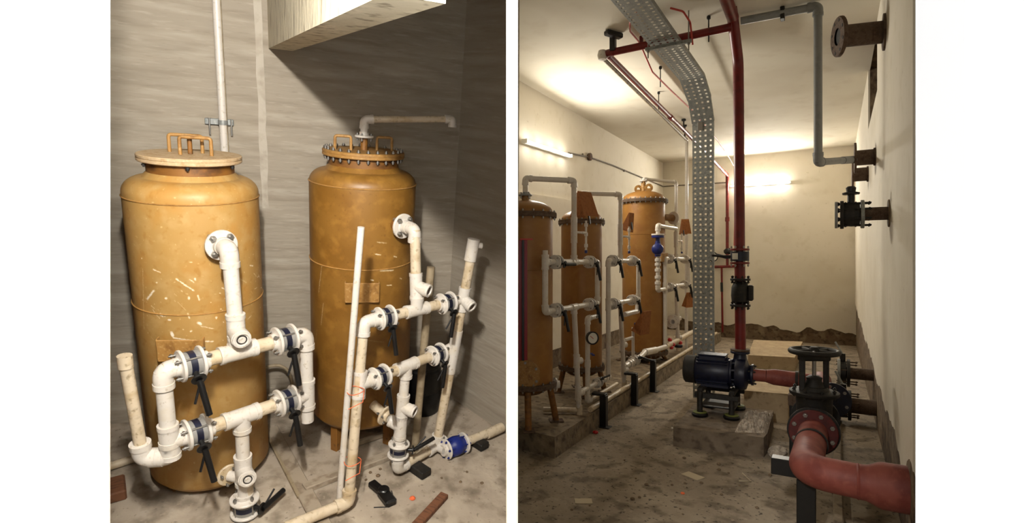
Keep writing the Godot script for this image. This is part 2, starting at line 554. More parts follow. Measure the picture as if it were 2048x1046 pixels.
	M.strip = mat(Color.WHITE, 0.8, 0, tex(256, Color(0.60, 0.55, 0.48), [[141, 0.02, 4, Color(0.48, 0.42, 0.35), 0.5, 0.8, 0.8]]), Vector3(2, 2, 2))


# ---------- pipe fittings, all in the room's axes ----------
func pipe(o: Node3D, a: Vector3, b: Vector3, r: float, m: Material, called := "pipe") -> MeshInstance3D:
	return put(o, called, tube([a, b], r, 16), m)


func bent(o: Node3D, pts: Array, r: float, rad: float, m: Material, called := "pipe") -> MeshInstance3D:
	return put(o, called, tube(fillet(pts, rad), r, 14), m)


func elbow(o: Node3D, c: Vector3, to_a: Vector3, to_b: Vector3, r: float, m: Material) -> MeshInstance3D:
	var a := to_a.normalized()
	var b := to_b.normalized()
	var rf := r * 1.2
	var reach := r * 2.3
	var mb := tube(fillet([c + a * reach, c, c + b * reach], r * 1.9, 8), rf, 18)
	for d in [a, b]:
		mb.add(tube([c + d * reach * 0.72, c + d * reach * 1.06], rf * 1.07, 18))
	return put(o, "elbow", mb, m)


func tee(o: Node3D, c: Vector3, axis: Vector3, branch: Vector3, r: float, m: Material, called := "tee") -> MeshInstance3D:
	var a := axis.normalized()
	var b := branch.normalized()
	var rf := r * 1.2
	var reach := r * 2.4
	var mb := tube([c - a * reach, c + a * reach], rf, 18)
	mb.add(tube([c, c + b * reach], rf, 18))
	for d in [a, -a, b]:
		mb.add(tube([c + d * reach * 0.78, c + d * reach * 1.05], rf * 1.07, 18))
	return put(o, called, mb, m)


# open or plugged branch end
func port(t: Node3D, c: Vector3, d: Vector3, r: float, open: bool, m: Material) -> void:
	var n := d.normalized()
	if open:
		put(t, "port_rim", lathe(V2([r * 0.9, 0, r * 1.3, 0, r * 1.3, r * 0.5, r * 0.95, r * 0.5, r * 0.9, 0.001]), 20), m, along(n, c))
		put(t, "port_bore", disc(r * 0.93, 0.004, 18, 0.001), M.rust, along(n, c + n * r * 0.08))
	else:
		put(t, "plug", lathe(V2([0, 0, r * 1.25, 0, r * 1.25, r * 0.45, r * 0.95, r * 0.5, r * 0.9, r * 0.3, r * 0.45, r * 0.3, r * 0.42, r * 0.6, 0, r * 0.62]), 20), m, along(n, c))
		put(t, "plug_hole", lathe(V2([r * 0.55, 0, r * 0.72, 0, r * 0.72, r * 0.36, r * 0.55, r * 0.36]), 20), M.iron, along(n, c))


func bolt_mesh(length: float, r: float) -> ArrayMesh:
	var key := "bolt%.4f_%.4f" % [length, r]
	if not LIB.has(key):
		var mb := lathe(V2([0, -length / 2, r * 0.6, -length / 2, r * 0.6, length / 2, 0, length / 2]), 8)
		for s in [-1, 1]:
			mb.add(lathe(V2([0, -r * 0.5, r * 1.15, -r * 0.5, r * 1.15, r * 0.5, 0, r * 0.5]), 6), Transform3D(Basis(), Vector3(0, s * (length / 2 - r * 1.3), 0)))
		LIB[key] = mb.mesh()
	return LIB[key]


func flange_mesh(big: float, hub: float, thick: float) -> ArrayMesh:
	var key := "flange%.4f_%.4f_%.4f" % [big, hub, thick]
	if not LIB.has(key):
		LIB[key] = lathe(V2([0, 0, big - 0.003, 0, big, 0.003, big, thick - 0.003, big - 0.003, thick, hub * 1.12, thick, hub, thick * 1.3, hub, thick * 2.6, hub * 0.6, thick * 2.6]), 28).mesh()
	return LIB[key]


func ring_bolts(o: Node3D, c: Vector3, axis: Vector3, rad: float, count: int, length: float, r: float, m: Material, start := 0.4) -> void:
	var t := along(axis, c)
	for i in count:
		var a := start + TAU * i / count
		put(o, "bolt", bolt_mesh(length, r), m, t * Transform3D(Basis(), Vector3(cos(a), 0, sin(a)) * rad))


# wafer valve between two flanges, lever on a stem
func wafer_valve(o: Node3D, c: Vector3, axis: Vector3, stem: Vector3, lever: Vector3, r: float, fm: Material, big := 2.15, count := 4, ls := 1.0) -> MeshInstance3D:
	var a := axis.normalized()
	var s := (stem - a * stem.dot(a)).normalized()
	var k := r * big
	var th := r * 0.42
	var gap := r * 1.0
	var body := lathe(V2([0, -gap, k * 0.78, -gap, k * 0.78, gap, 0, gap]), 22)
	var v := put(o, "butterfly_valve", body, M.valve_grey, along(a, c, s))
	put(v, "liner", lathe(V2([0, -gap * 0.4, k * 0.80, -gap * 0.4, k * 0.80, gap * 0.4, 0, gap * 0.4]), 22), M.navy, along(a, c, s))
	put(v, "flange", flange_mesh(k, r * 1.25, th), fm, along(a, c + a * gap))
	put(v, "flange", flange_mesh(k, r * 1.25, th), fm, along(-a, c - a * gap))
	ring_bolts(v, c, a, k * 0.78, count, (gap + th) * 2 + r * 1.6, r * 0.25, M.steel, 0.78)
	var top := c + s * k * 1.25
	put(v, "stem", tube([c + s * k * 0.7, top + s * r * 0.3], r * 0.36, 10), M.black)
	put(v, "notch_plate", disc(r * 0.95 * ls, r * 0.3 * ls, 18), M.black, along(s, top))
	var l := lever.normalized()
	var path := fillet([top + s * r * 0.3, top + s * r * 0.45 + l * r * 1.2, top + s * r * 0.7 + l * r * 4.7 * ls], r * 0.6)
	put(v, "lever", tube(path, r * 0.42 * ls, 12), M.black)
	put(v, "latch", tube([top + s * r * 0.15 + l * r * 0.6, top + s * r * 0.1 + l * r * 3.2 * ls - a * r * 1.2 * ls], r * 0.16 * ls, 8), M.black)
	return v


func gauge(o: Node3D, c: Vector3, face: Vector3, r: float) -> MeshInstance3D:
	var g := put(o, "pressure_gauge", lathe(V2([0, -r * 0.5, r, -r * 0.5, r * 1.06, 0, r * 1.06, r * 0.16, r * 0.86, r * 0.18, r * 0.84, r * 0.04, 0, r * 0.04]), 24), M.black, along(face, c))
	put(g, "dial", disc(r * 0.85, r * 0.06, 24, 0.0005), M.dial, along(face, c + face.normalized() * r * 0.03))
	var t := along(face, c + face.normalized() * r * 0.1)
	put(g, "needle", box(Vector3(r * 0.08, r * 0.04, r * 0.75), 0.0005, Vector3(0, 0, r * 0.2)), M.red_tape, t * Transform3D(Basis(Vector3.UP, 0.9), Vector3.ZERO))
	return g


# folded cardboard sheet set like a small roof over a gauge
func card_cover(label: String, c: Vector3, yaw: float, size: Vector3, tilt := 0.0) -> void:
	var o := thing("cardboard_cover", label, "cover", c, "cardboard covers over the gauges")
	var b := Transform3D(Basis.from_euler(Vector3(tilt, yaw, 0)), c)
	var h := size / 2
	var ridge := [Vector3(-h.x, h.y, 0), Vector3(h.x, h.y, 0)]
	for s in [-1, 1]:
		var p := [ridge[0], ridge[1], Vector3(h.x * 1.15, -h.y, s * h.z), Vector3(-h.x * 1.15, -h.y, s * h.z)]
		put(o, "panel", slab(p, Vector3(0, -0.004, s * 0.006)), M.card, b)
	put(o, "end_flap", slab([ridge[0], Vector3(-h.x * 1.15, -h.y, h.z), Vector3(-h.x * 1.15, -h.y, -h.z)], Vector3(0.006, 0, 0)), M.card, b)


func handle(o: Node3D, a: Vector3, b: Vector3, h: float, r: float, m: Material) -> void:
	bent(o, [a, a + Vector3(0, h, 0), b + Vector3(0, h, 0), b], r, r * 1.8, m, "lifting_handle")


# ---------- the filter room's two tanks ----------
func filter_room_tank(label: String, c: Vector3, radius: float, height: float, mt: Material, lid_r: float, neck_r: float, seams: Array, bolts: int) -> Node3D:
	# c: middle of the lid's upper face
	var base := c - Vector3(0, height, 0)
	var o := thing("filter_tank", label, "tank", base)
	var y0 := -height
	var prof := [Vector2(0, y0 - 0.03), Vector2(radius * 0.6, y0 - 0.02), Vector2(radius * 0.9, y0 + 0.012), Vector2(radius, y0 + 0.05), Vector2(radius, -0.20)]
	for i in 9:
		var a := PI / 2 * i / 8
		prof.append(Vector2(radius - 0.085 + 0.085 * cos(a), -0.185 + 0.075 * sin(a)))
	prof.append(Vector2(neck_r, -0.085))
	put(o, "body", lathe(prof, 64), mt, Transform3D(Basis(), c))
	for s in seams:
		put(o, "weld_seam", lathe(V2([radius - 0.002, -s - 0.005, radius + 0.0045, -s - 0.001, radius + 0.0045, -s + 0.001, radius - 0.002, -s + 0.005]), 64), M.tank_trim, Transform3D(Basis(), c))
	put(o, "neck", lathe(V2([neck_r, -0.11, neck_r, -0.02]), 48), M.tank_neck, Transform3D(Basis(), c))
	var lid := put(o, "lid", lathe(V2([neck_r, -0.034, lid_r - 0.004, -0.034, lid_r, -0.03, lid_r, -0.021, lid_r - 0.003, -0.019, lid_r - 0.003, -0.016, lid_r, -0.014, lid_r, -0.004, lid_r - 0.004, 0, 0, 0]), 56), M.lid_dusty if bolts < 12 else M.tank_trim, Transform3D(Basis(), c))
	var count := bolts
	for i in count:
		var a := TAU * (i + 0.4) / count
		put(lid, "bolt", bolt_mesh(0.075 if bolts > 12 else 0.04, 0.0085), M.steel if bolts > 12 else M.iron, Transform3D(Basis(), c + Vector3(cos(a) * (lid_r - 0.016), -0.02 if bolts > 12 else -0.035, sin(a) * (lid_r - 0.016))))
	var drop := base.y + 2.16
	for i in 4:
		var a := TAU * (i + 0.5) / 4
		put(o, "leg", box(Vector3(0.05, drop + 0.01, 0.05), 0.004), M.tank_neck, Transform3D(Basis(Vector3.UP, -a), base + Vector3(cos(a) * radius * 0.75, 0.005 - drop / 2, sin(a) * radius * 0.75)))
	return o


func tank_pocket(o: Node3D, axis: Vector3, radius: float, deg: float, w: float, h: float) -> void:
	var a := deg_to_rad(deg)
	var out := Vector3(sin(a), 0, cos(a))
	var side := Vector3(cos(a), 0, -sin(a))
	var c := axis + out * (radius + 0.004)
	var t := Transform3D(Basis(side, Vector3.UP, out), c)
	var p := put(o, "name_plate_pocket", box(Vector3(w, h, 0.008), 0.002), M.tank_trim, t * Transform3D(Basis(Vector3.RIGHT, 0.12), Vector3(0, 0, 0.022)))
	for s in [-1, 1]:
		put(p, "pocket_side", box(Vector3(0.006, h, 0.03), 0.001), M.tank_trim, t * Transform3D(Basis(), Vector3(s * w / 2, 0, 0.006)))
	put(p, "pocket_bottom", box(Vector3(w, 0.006, 0.03), 0.001), M.tank_trim, t * Transform3D(Basis(), Vector3(0, -h / 2, 0.006)))


func cut_left(mb: MB, t: Transform3D) -> MB:
	# the tank that runs into the partition is built only up to it
	var w := frame * t
	var back := w.affine_inverse()
	for i in mb.v.size():
		var p := w * mb.v[i]
		var lim := 0.0083 * -p.z + 0.0045
		if p.x < lim:
			p.x = lim
			mb.v[i] = back * p
	return mb


func pump_room_tank(label: String, c: Vector3, r: float, y_top: float, y_bot: float, y_floor: float, dome: float, count: int, cut := false) -> Node3D:
	var o := thing("filter_tank", label, "tank", Vector3(c.x, y_floor, c.z))
	var at := Transform3D(Basis(), Vector3(c.x, 0, c.z))
	var fix := func(mb: MB) -> MB: return cut_left(mb, at) if cut else mb
	put(o, "body", fix.call(lathe([Vector2(r, y_bot), Vector2(r, y_top)], 48)), M.tank_c, at)
	var cap_prof := [Vector2(r * 1.0, y_top + 0.02)]
	for i in 9:
		var a := PI / 2 * i / 8
		cap_prof.append(Vector2(r * cos(a), y_top + 0.03 + dome * sin(a)))
	put(o, "dome", fix.call(lathe(cap_prof, 48)), M.tank_c, at)
	var low := [Vector2(0, y_bot - dome), Vector2(r * 0.6, y_bot - dome * 0.8), Vector2(r * 0.92, y_bot - dome * 0.35), Vector2(r, y_bot)]
	put(o, "bottom_dish", fix.call(lathe(low, 40)), M.tank_neck, at)
	for y in [y_top, y_bot]:
		var f := put(o, "flange_ring", fix.call(lathe(V2([r, y - 0.022, r * 1.14, y - 0.022, r * 1.15, y - 0.002, r * 1.14, y + 0.002, r * 1.15, y + 0.006, r * 1.14, y + 0.022, r, y + 0.022]), 48)), M.rust, at)
		for i in count:
			var a := TAU * (i + 0.3) / count
			var p := Vector3(c.x + cos(a) * r * 1.08, y, c.z + sin(a) * r * 1.08)
			if cut and (frame * p).x < 0.03 + 0.0083 * -(frame * p).z:
				continue
			put(f, "bolt", bolt_mesh(0.085, 0.009), M.steel, Transform3D(Basis(), p))
	put(o, "weld_seam", fix.call(lathe(V2([r - 0.002, y_top - 0.5, r + 0.004, y_top - 0.497, r - 0.002, y_top - 0.494]), 40)), M.tank_c, at)
	for i in 4:
		var a := TAU * (i + 0.62) / 4
		var p := Vector3(c.x + cos(a) * r * 0.9, 0, c.z + sin(a) * r * 0.9)
		if cut and (frame * p).x < 0.075 + 0.0083 * -(frame * p).z:
			continue
		var out := Vector3(cos(a), 0, sin(a)) * 0.06
		put(o, "leg", tube([p + Vector3(0, y_bot - 0.04, 0), p + out + Vector3(0, y_floor, 0)], 0.03, 10), M.tank_neck)
		put(o, "foot_plate", box(Vector3(0.13, 0.012, 0.11), 0.002), M.rust, Transform3D(Basis(Vector3.UP, -a), p + out + Vector3(0, y_floor + 0.006, 0)))
	return o


# ---------- lamps ----------
func tube_lamp(label: String, a: Vector3, b: Vector3, out: Vector3, energy: float, around: float, c: Color, glow_e: float) -> void:
	var mid := (a + b) / 2
	var o := thing("fluorescent_tube_lamp", label, "lamp", mid)
	var d := (b - a).normalized()
	var length := a.distance_to(b)
	var up := out.cross(d)
	var t := Transform3D(Basis(-up, d, out), mid)
	put(o, "housing", box(Vector3(0.055, length, 0.035), 0.004), M.lamp_body, t * Transform3D(Basis(), Vector3(0, 0, 0.0175)))
	put(o, "light_tube", tube([a + d * 0.03 + out * 0.062, b - d * 0.03 + out * 0.062], 0.016, 12), glow(c, glow_e))
	for e in [a + d * 0.015, b - d * 0.015]:
		put(o, "lamp_holder", box(Vector3(0.05, 0.025, 0.065), 0.003), M.lamp_body, Transform3D(t.basis, e + out * 0.045))
	var l := AreaLight3D.new()
	l.name = "tube_light"
	o.add_child(l, true)
	l.area_size = Vector2(0.05, length - 0.06)
	l.light_color = c
	l.light_energy = energy
	l.shadow_enabled = true
	l.transform = rx[o].affine_inverse() * Transform3D(Basis(up, d, -out), mid + out * 0.085)
	var count := maxi(3, int(length / 0.3))
	for i in count:
		var q := OmniLight3D.new()
		q.name = "side_light"
		o.add_child(q, true)
		q.light_color = c
		q.light_energy = around / count
		q.light_size = 0.03
		q.shadow_enabled = true
		q.omni_range = 30.0
		q.omni_attenuation = 2.0
		q.position = a.lerp(b, (i + 0.5) / count) + out * 0.115 - mid


func _ready() -> void:
	# --- camera, sky, exposure ---
	var cam := Camera3D.new()
	cam.name = "camera"
	cam.fov = rad_to_deg(2.0 * atan(523.0 / 1100.0))
	cam.near = 0.05
	cam.far = 200.0
	add_child(cam)
	cam.position = EYE
	cam.current = true
	var env := Environment.new()
	env.background_mode = Environment.BG_COLOR
	env.background_color = Color.WHITE
	env.background_energy_multiplier = 1.18
	env.tonemap_mode = Environment.TONE_MAPPER_LINEAR
	env.tonemap_exposure = 1.0
	env.sdfgi_enabled = true
	env.ssao_enabled = true
	env.ssil_enabled = true
	var we := WorldEnvironment.new()
	we.name = "environment"
	we.environment = env
	add_child(we)
	# the filter room's floor lies turned and tilted to the other room's
	FILTER_ROOM = Transform3D(Basis(Vector3.UP, deg_to_rad(20.0)) * Basis(Vector3.RIGHT, deg_to_rad(16.5)) * Basis(Vector3.BACK, deg_to_rad(0.7)), EYE)
	PUMP_ROOM = Transform3D(Basis(Vector3.UP, deg_to_rad(-30.4)), EYE)
	make_materials()
	frame = FILTER_ROOM
	tube_lamp("white fluorescent tube lamp under the ceiling beside the concrete beam", Vector3(-0.16, 0.70, -0.92), Vector3(-0.16, 0.70, -0.55), Vector3.DOWN, 0.4, 9.8, Color(1.0, 0.985, 0.955), 4.0)
	frame = PUMP_ROOM
	tube_lamp("glowing fluorescent tube lamp on the side wall above the filter tanks", Vector3(-3.37, 1.50, -5.97), Vector3(-3.37, 1.54, -7.37), Vector3.RIGHT, 6.6, 0.22, Color(1.0, 0.975, 0.92), 4.5)
	tube_lamp("glowing fluorescent tube lamp on the end wall behind the red riser", Vector3(-1.95, 1.62, -12.627), Vector3(-0.76, 1.62, -12.627), Vector3.BACK, 9.4, 0.4, Color(1.0, 0.975, 0.92), 4.5)
	build_shell()
	frame = FILTER_ROOM
	build_filter_room()
	frame = PUMP_ROOM
	build_pump_room()


# closed shells; the camera looks in through the open fronts
func build_shell() -> void:
	frame = Transform3D(Basis(), EYE)
	var zf := -1.25
	var k := 0.00818
	struct("wall_partition", "thin white partition wall between the two rooms", slab([Vector3(-k * -zf, -3.4, zf), Vector3(k * -zf, -3.4, zf), Vector3(k * 6.9, -3.4, -6.9), Vector3(-k * 6.9, -3.4, -6.9)], Vector3(0, 6.2, 0)), M.white_paint)
	var d := Vector3(-0.7336, 0, -1)
	var side := Vector3(-0.05, 0, 0.037)
	struct("wall_outer", "white outer side wall of the filter room", slab([d * 1.25, d * 4.9, d * 4.9 + side, d * 1.25 + side].map(func(p): return p + Vector3(0, -3.4, 0)), Vector3(0, 5.9, 0)), M.white_paint)
	var e := Vector3(0.7336, 0, -1)
	var side2 := Vector3(0.07, 0, 0.051)
	struct("wall_outer", "white outer side wall of the pump room", slab([e * 1.25, e * 2.86, e * 2.86 + side2, e * 1.25 + side2].map(func(p): return p + Vector3(0, -1.8, 0)), Vector3(0, 4.2, 0)), M.white_paint)
	# bare inner faces of the side walls
	struct("wall_lining", "concrete lining on the filter room's outer wall", slab([d * 1.255, d * 4.85, d * 4.85 - side * 0.05, d * 1.255 - side * 0.05].map(func(q): return q + Vector3(0, -3.3, 0)), Vector3(0, 5.7, 0)), M.wall_concrete)
	struct("wall_lining", "concrete lining on the filter room's side of the partition", slab([Vector3(-k * 1.255, -3.3, -1.255), Vector3(-k * 6.85, -3.3, -6.85), Vector3(-k * 6.85 - 0.003, -3.3, -6.85), Vector3(-k * 1.255 - 0.003, -3.3, -1.255)], Vector3(0, 5.9, 0)), M.wall_concrete)
	struct("wall_lining", "cream plaster lining on the pump room's side of the partition", slab([Vector3(k * 1.255, -3.3, -1.255), Vector3(k * 6.85, -3.3, -6.85), Vector3(k * 6.85 + 0.003, -3.3, -6.85), Vector3(k * 1.255 + 0.003, -3.3, -1.255)], Vector3(0, 5.9, 0)), M.plaster)
	struct("wall_fin", "white screen wall above the sight line between the two rooms", slab([Vector3(-0.004, 0.665, -1.26), Vector3(-0.004, 0.04, 0.0), Vector3(-0.004, 0.04, 1.1), Vector3(-0.004, 1.5, 1.1), Vector3(-0.004, 2.0, -1.26)], Vector3(-0.008, 0, 0)), M.white_paint)
	var strips := [["wall_front", "white front wall below the filter room's opening", -0.97, -0.0103, -2.3, -0.62],
		["wall_front", "white front wall below the pump room's opening", 0.0103, 0.97, -1.8, -0.62], ["wall_front", "white front wall above the pump room's opening", 0.0103, 0.97, 0.62, 2.4]]
	for s in strips:
		struct(s[0], s[1], box(Vector3(s[3] - s[2], s[5] - s[4], 0.04), 0.0, Vector3((s[2] + s[3]) / 2, (s[4] + s[5]) / 2, zf - 0.02)), M.white_paint)
		struct("wall_lining", "inner lining of the " + s[1].substr(6), box(Vector3(s[3] - s[2], s[5] - s[4], 0.01), 0.0, Vector3((s[2] + s[3]) / 2, (s[4] + s[5]) / 2, zf - 0.046)), M.wall_concrete)


func room_clip(poly: Array) -> Array:
	# trims a flat outline of the filter room to its outer side wall, the partition and the front wall
	var b := FILTER_ROOM.basis.transposed()
	poly = clip(poly, b * Vector3(1, 0, -0.7336))
	poly = clip(poly, b * Vector3(-1, 0, 0.00818))
	return clip(poly, b * Vector3(0, 0, -1), 1.25)


func build_filter_room() -> void:
	var fl := -2.16
	var ce := 0.705
	var zb := -3.7
	var wa := Vector3(0.93, 0, zb)
	var wd := Vector3(0.29, 0, 0.62).normalized()
	var wn := Vector3(wd.z, 0, -wd.x)
	var rect := func(y: float) -> Array: return [Vector3(-4, y, zb), Vector3(4, y, zb), Vector3(4, y, 2), Vector3(-4, y, 2)]
	var f := room_clip(rect.call(fl))
	f = clip(f, -wn, -wn.dot(wa) - 0.02)
	struct("floor", "dusty grey concrete floor of the filter room", slab(f, Vector3(0, -0.12, 0)), M.floor_a)
	var c := clip([Vector3(-2.4, ce, zb), Vector3(1.6, ce, zb), Vector3(1.6, ce, 0.7), Vector3(-2.4, ce, 0.7)], FILTER_ROOM.basis.transposed() * Vector3(-1, 0, 0.00818))
	c = clip(c, -wn, -wn.dot(wa) - 0.02)
	struct("ceiling", "grey concrete ceiling slab of the filter room", slab(c, Vector3(0, 0.12, 0)), M.wall_concrete)
	var w := room_clip([Vector3(-4, fl - 0.1, zb), Vector3(0.95, fl - 0.1, zb), Vector3(0.95, ce + 0.1, zb), Vector3(-4, ce + 0.1, zb)])
	struct("wall_back", "streaked grey concrete wall behind the scratched tank", slab(w, Vector3(0, 0, -0.12)), M.wall_concrete)
	var r0 := wa
	var r1 := wa + wd * 3.2
	var rw := room_clip([r0 + Vector3(0, fl - 0.1, 0), r1 + Vector3(0, fl - 0.1, 0), r1 + Vector3(0, ce + 0.1, 0), r0 + Vector3(0, ce + 0.1, 0)])
	struct("wall_right", "streaked concrete side wall under the beam", slab(rw, wn * 0.1), M.wall_concrete)
	# downstand beam, bottom edge rising towards the camera side
	var bd := Vector3(0.154, 0, 0.988)
	var bs := Vector3(0.988, 0, -0.154)
	var e := Vector3(-0.234, 0.2, zb)
	var e2 := e + bd * 2.47
	struct("beam", "pale rough concrete beam running out from the wall above the tanks", slab([e, e2, e2 + bs * 0.13, e + bs * 0.13 - bd * 0.02], Vector3(0, 0.505, 0)), M.beam_concrete)
	# pale joint band on the wall and rough concrete by the beam
	var rng := RandomNumberGenerator.new()
	rng.seed = 4
	var band := []
	for i in 19:
		band.append(Vector3(-0.262 + rng.randf_range(-0.004, 0.004), ce - 0.01 - i * 0.08, zb))
	for i in 19:
		band.append(Vector3(-0.302 + rng.randf_range(-0.005, 0.005), ce - 0.01 - (18 - i) * 0.08, zb))
	struct("trim_1", "pale mortar band down the concrete wall beside the beam", slab(band, Vector3(0, 0, 0.006)), M.mortar_band)

	# --- tanks ---
	var ca := Vector3(-0.568, -0.363, -3.119)
	var ta := filter_room_tank("mustard-yellow filter tank with white paint scratches and a flat lid with two crossing handles", ca, 0.3, 1.77, M.tank_a, 0.229, 0.192, [0.2, 0.735], 6)
	handle(ta, ca + Vector3(-0.10, 0, -0.055), ca + Vector3(0.045, 0, -0.055), 0.085, 0.0085, M.tank_trim)
	handle(ta, ca + Vector3(-0.035, 0, 0.045), ca + Vector3(0.10, 0, 0.045), 0.085, 0.0085, M.tank_trim)
	put(ta, "lid_stud", tube([ca, ca + Vector3(0, 0.085, 0)], 0.011, 10), M.tank_neck, Transform3D())
	tank_pocket(ta, ca + Vector3(0, -0.905, 0), 0.3, -8.0, 0.20, 0.115)
	var cb := Vector3(0.277, -0.314, -3.299)
	var tb := filter_room_tank("mustard-yellow filter tank under the concrete beam with a ring of bolts round its lid", cb, 0.3, 1.67, M.tank_b, 0.228, 0.195, [0.18, 0.63], 26)
	handle(tb, cb + Vector3(-0.16, 0, 0.05), cb + Vector3(-0.075, 0, 0.05), 0.075, 0.008, M.tank_trim)
	handle(tb, cb + Vector3(0.075, 0, -0.03), cb + Vector3(0.16, 0, -0.03), 0.075, 0.008, M.tank_trim)
	put(tb, "lid_nozzle", tube([cb, cb + Vector3(0, 0.07, 0)], 0.02, 14), M.tank_neck)
	tank_pocket(tb, cb + Vector3(0, -0.75, 0), 0.3, -4.8, 0.18, 0.115)

	# --- pipework in front of the scratched tank ---
	var r := 0.034
	var dn := Vector3.DOWN
	var sa := Vector3(0.877, 0, -0.48)
	var na := Vector3(0.45, 0, 0.893)
	var pl := Vector3(-0.625, -1.235, -2.518)
	var at := func(s: float, y: float) -> Vector3: return Vector3(pl.x, y, pl.z) + sa * s
	var yu := -1.235
	var yl := -1.585
	var o := thing("pipe_manifold", "white plastic pipe manifold with four black levers before the scratched tank", "pipework", Vector3(-0.35, fl, -2.6), "filter pipe manifolds")
	var st: float = 0.318
	var sr: float = 0.662
	var nz: Vector3 = at.call(st, -0.745)
	var hole := ca + na * 0.315 + Vector3(0, -0.382, 0)
	put(o, "tank_nozzle", tube([hole - na * 0.05, hole + na * 0.03], 0.05, 18), M.tank_trim)
	var fg := put(o, "flange", flange_mesh(0.073, 0.043, 0.016), M.pvc, along(na, hole + na * 0.03))
	ring_bolts(fg, hole + na * 0.035, na, 0.053, 4, 0.07, 0.014, M.steel, 0.75)
	nz = hole + na * 0.135
	pipe(o, hole + na * 0.03, nz, r, M.pvc)
	elbow(o, nz, -na, dn, r, M.pvc)
	var tu: Vector3 = at.call(st, yu)
	pipe(o, nz, tu, r, M.pvc)
	var plug_c := nz.lerp(tu, 0.79)
	var t1 := tee(o, plug_c, dn, Vector3(0.35, -0.1, 0.93), r, M.pvc)
	port(t1, plug_c + Vector3(0.35, -0.1, 0.93).normalized() * r * 2.45, Vector3(0.35, -0.1, 0.93), r * 0.95, false, M.pvc)
	put(t1, "size_print", lathe(V2([r * 1.02, 0, r * 1.03, 0.004, r * 1.03, 0.012, r * 1.02, 0.016]), 16), M.cable_grey, along(dn, plug_c + Vector3(0, -0.098, 0)))
	tee(o, tu, sa, Vector3.UP, r, M.pvc)
	pipe(o, at.call(0.0, yu), at.call(sr, yu), r, M.pvc_dirty)
	elbow(o, at.call(0.0, yu), sa, dn, r, M.pvc)
	elbow(o, at.call(sr, yu), -sa, dn, r, M.pvc)
	var stem := na + Vector3(-0.05, -0.45, 0)
	wafer_valve(o, at.call(0.113, yu), sa, stem, Vector3(0.18, -1, 0.1), r, M.pvc)
	wafer_valve(o, at.call(0.548, yu), sa, stem, Vector3(0.1, -1, 0.1), r, M.pvc)
	pipe(o, at.call(0.0, yl), at.call(sr, yl), r, M.pvc_dirty)
	wafer_valve(o, at.call(0.113, yl), sa, stem, Vector3(0.18, -1, 0.1), r, M.pvc)
	wafer_valve(o, at.call(0.548, yl), sa, stem, Vector3(0.1, -1, 0.1), r, M.pvc)
	tee(o, at.call(st, yl), sa, dn, r, M.pvc)
	tee(o, at.call(0.0, yl), dn, sa, r, M.pvc)
	tee(o, at.call(sr, yl), dn, -sa, r, M.pvc)
	pipe(o, at.call(0.0, yu), at.call(0.0, -1.665), r, M.pvc)
	pipe(o, at.call(sr, yu), at.call(sr, yl - 0.165), r, M.pvc)
	# return bend at the near end
	var lo: Vector3 = at.call(0.0, -1.665)
	var back := Vector3(-1, 0, -0.1).normalized()
	var lo2 := lo + back * 0.112
	elbow(o, lo, Vector3.UP, back, r, M.pvc)
	elbow(o, lo2, -back, Vector3(-0.04, 1, 0.06), r, M.pvc)
	pipe(o, lo, lo2, r, M.pvc)
	var ht := Vector3(-0.753, -1.168, -2.5)
	pipe(o, lo2, ht, r * 0.74, M.pvc_dirty)
	put(o, "pipe_cap", tube([ht - Vector3(0, 0.03, 0), ht + Vector3(0, 0.025, 0)], r * 0.85, 16), M.pvc_dirty)
	# drain leg with a plug tee and floor valve
	var dl: Vector3 = at.call(st, yl)
	pipe(o, dl, dl + Vector3(-0.005, -0.50, 0.01), r * 0.95, M.pvc)
	var pc := dl + Vector3(-0.004, -0.31, 0)
	var t2 := tee(o, pc, dn, Vector3(0.3, 0.05, 0.95), r, M.pvc)
	port(t2, pc + Vector3(0.3, 0.05, 0.95).normalized() * r * 2.45, Vector3(0.3, 0.05, 0.95), r * 0.9, false, M.pvc)
	put(o, "coupling", tube([dl + Vector3(0, -0.36, 0.0), dl + Vector3(0, -0.47, 0.0)], r * 1.1, 18), M.pvc_dirty)
	var small := dl + Vector3(-0.075, -0.36, -0.04)
	pipe(o, pc + Vector3(0, -0.05, 0), small, r * 0.8, M.pvc)
	var f2 := put(o, "flange", flange_mesh(0.058, 0.035, 0.014), M.pvc_dirty, along(na * -1, small))
	ring_bolts(f2, small, na, 0.044, 4, 0.05, 0.007, M.steel)
	wafer_valve(o, dl + Vector3(-0.005, -0.515, 0.01), dn, Vector3(0.9, 0, 0.5), Vector3(0.5, 0, -0.8), r * 0.98, M.pvc)

	# --- pipework in front of the bolted tank ---
	r = 0.029
	var sb := Vector3(0.618, 0, -0.3).normalized()
	var nb := Vector3(0.53, 0, 0.848)
	var q0 := Vector3(0.237, 0, -2.697)
	var bt := func(s: float, y: float) -> Vector3: return Vector3(q0.x, y, q0.z) + sb * s
	yu = -1.127
	yl = -1.458
	var p := thing("pipe_manifold", "cream plastic pipe manifold with blue check valve before the bolted-lid tank", "pipework", Vector3(0.5, fl, -2.85), "filter pipe manifolds")
	hole = cb + nb * 0.31 + Vector3(0, -0.375, 0)
	put(p, "tank_nozzle", tube([hole - nb * 0.05, hole + nb * 0.04], 0.04, 18), M.tank_neck)
	var fb := put(p, "flange", flange_mesh(0.07, 0.036, 0.016), M.pvc, along(nb, hole + nb * 0.04))
	ring_bolts(fb, hole + nb * 0.045, nb, 0.052, 4, 0.065, 0.012, M.steel, 0.75)
	nz = hole + nb * 0.145
	pipe(p, hole + nb * 0.04, nz, r, M.pvc_dirty)
	elbow(p, nz, -nb, dn, r, M.pvc)
	st = 0.327
	tu = bt.call(st, yu)
	pipe(p, nz, tu, r, M.pvc_dirty)
	plug_c = nz.lerp(tu, 0.70)
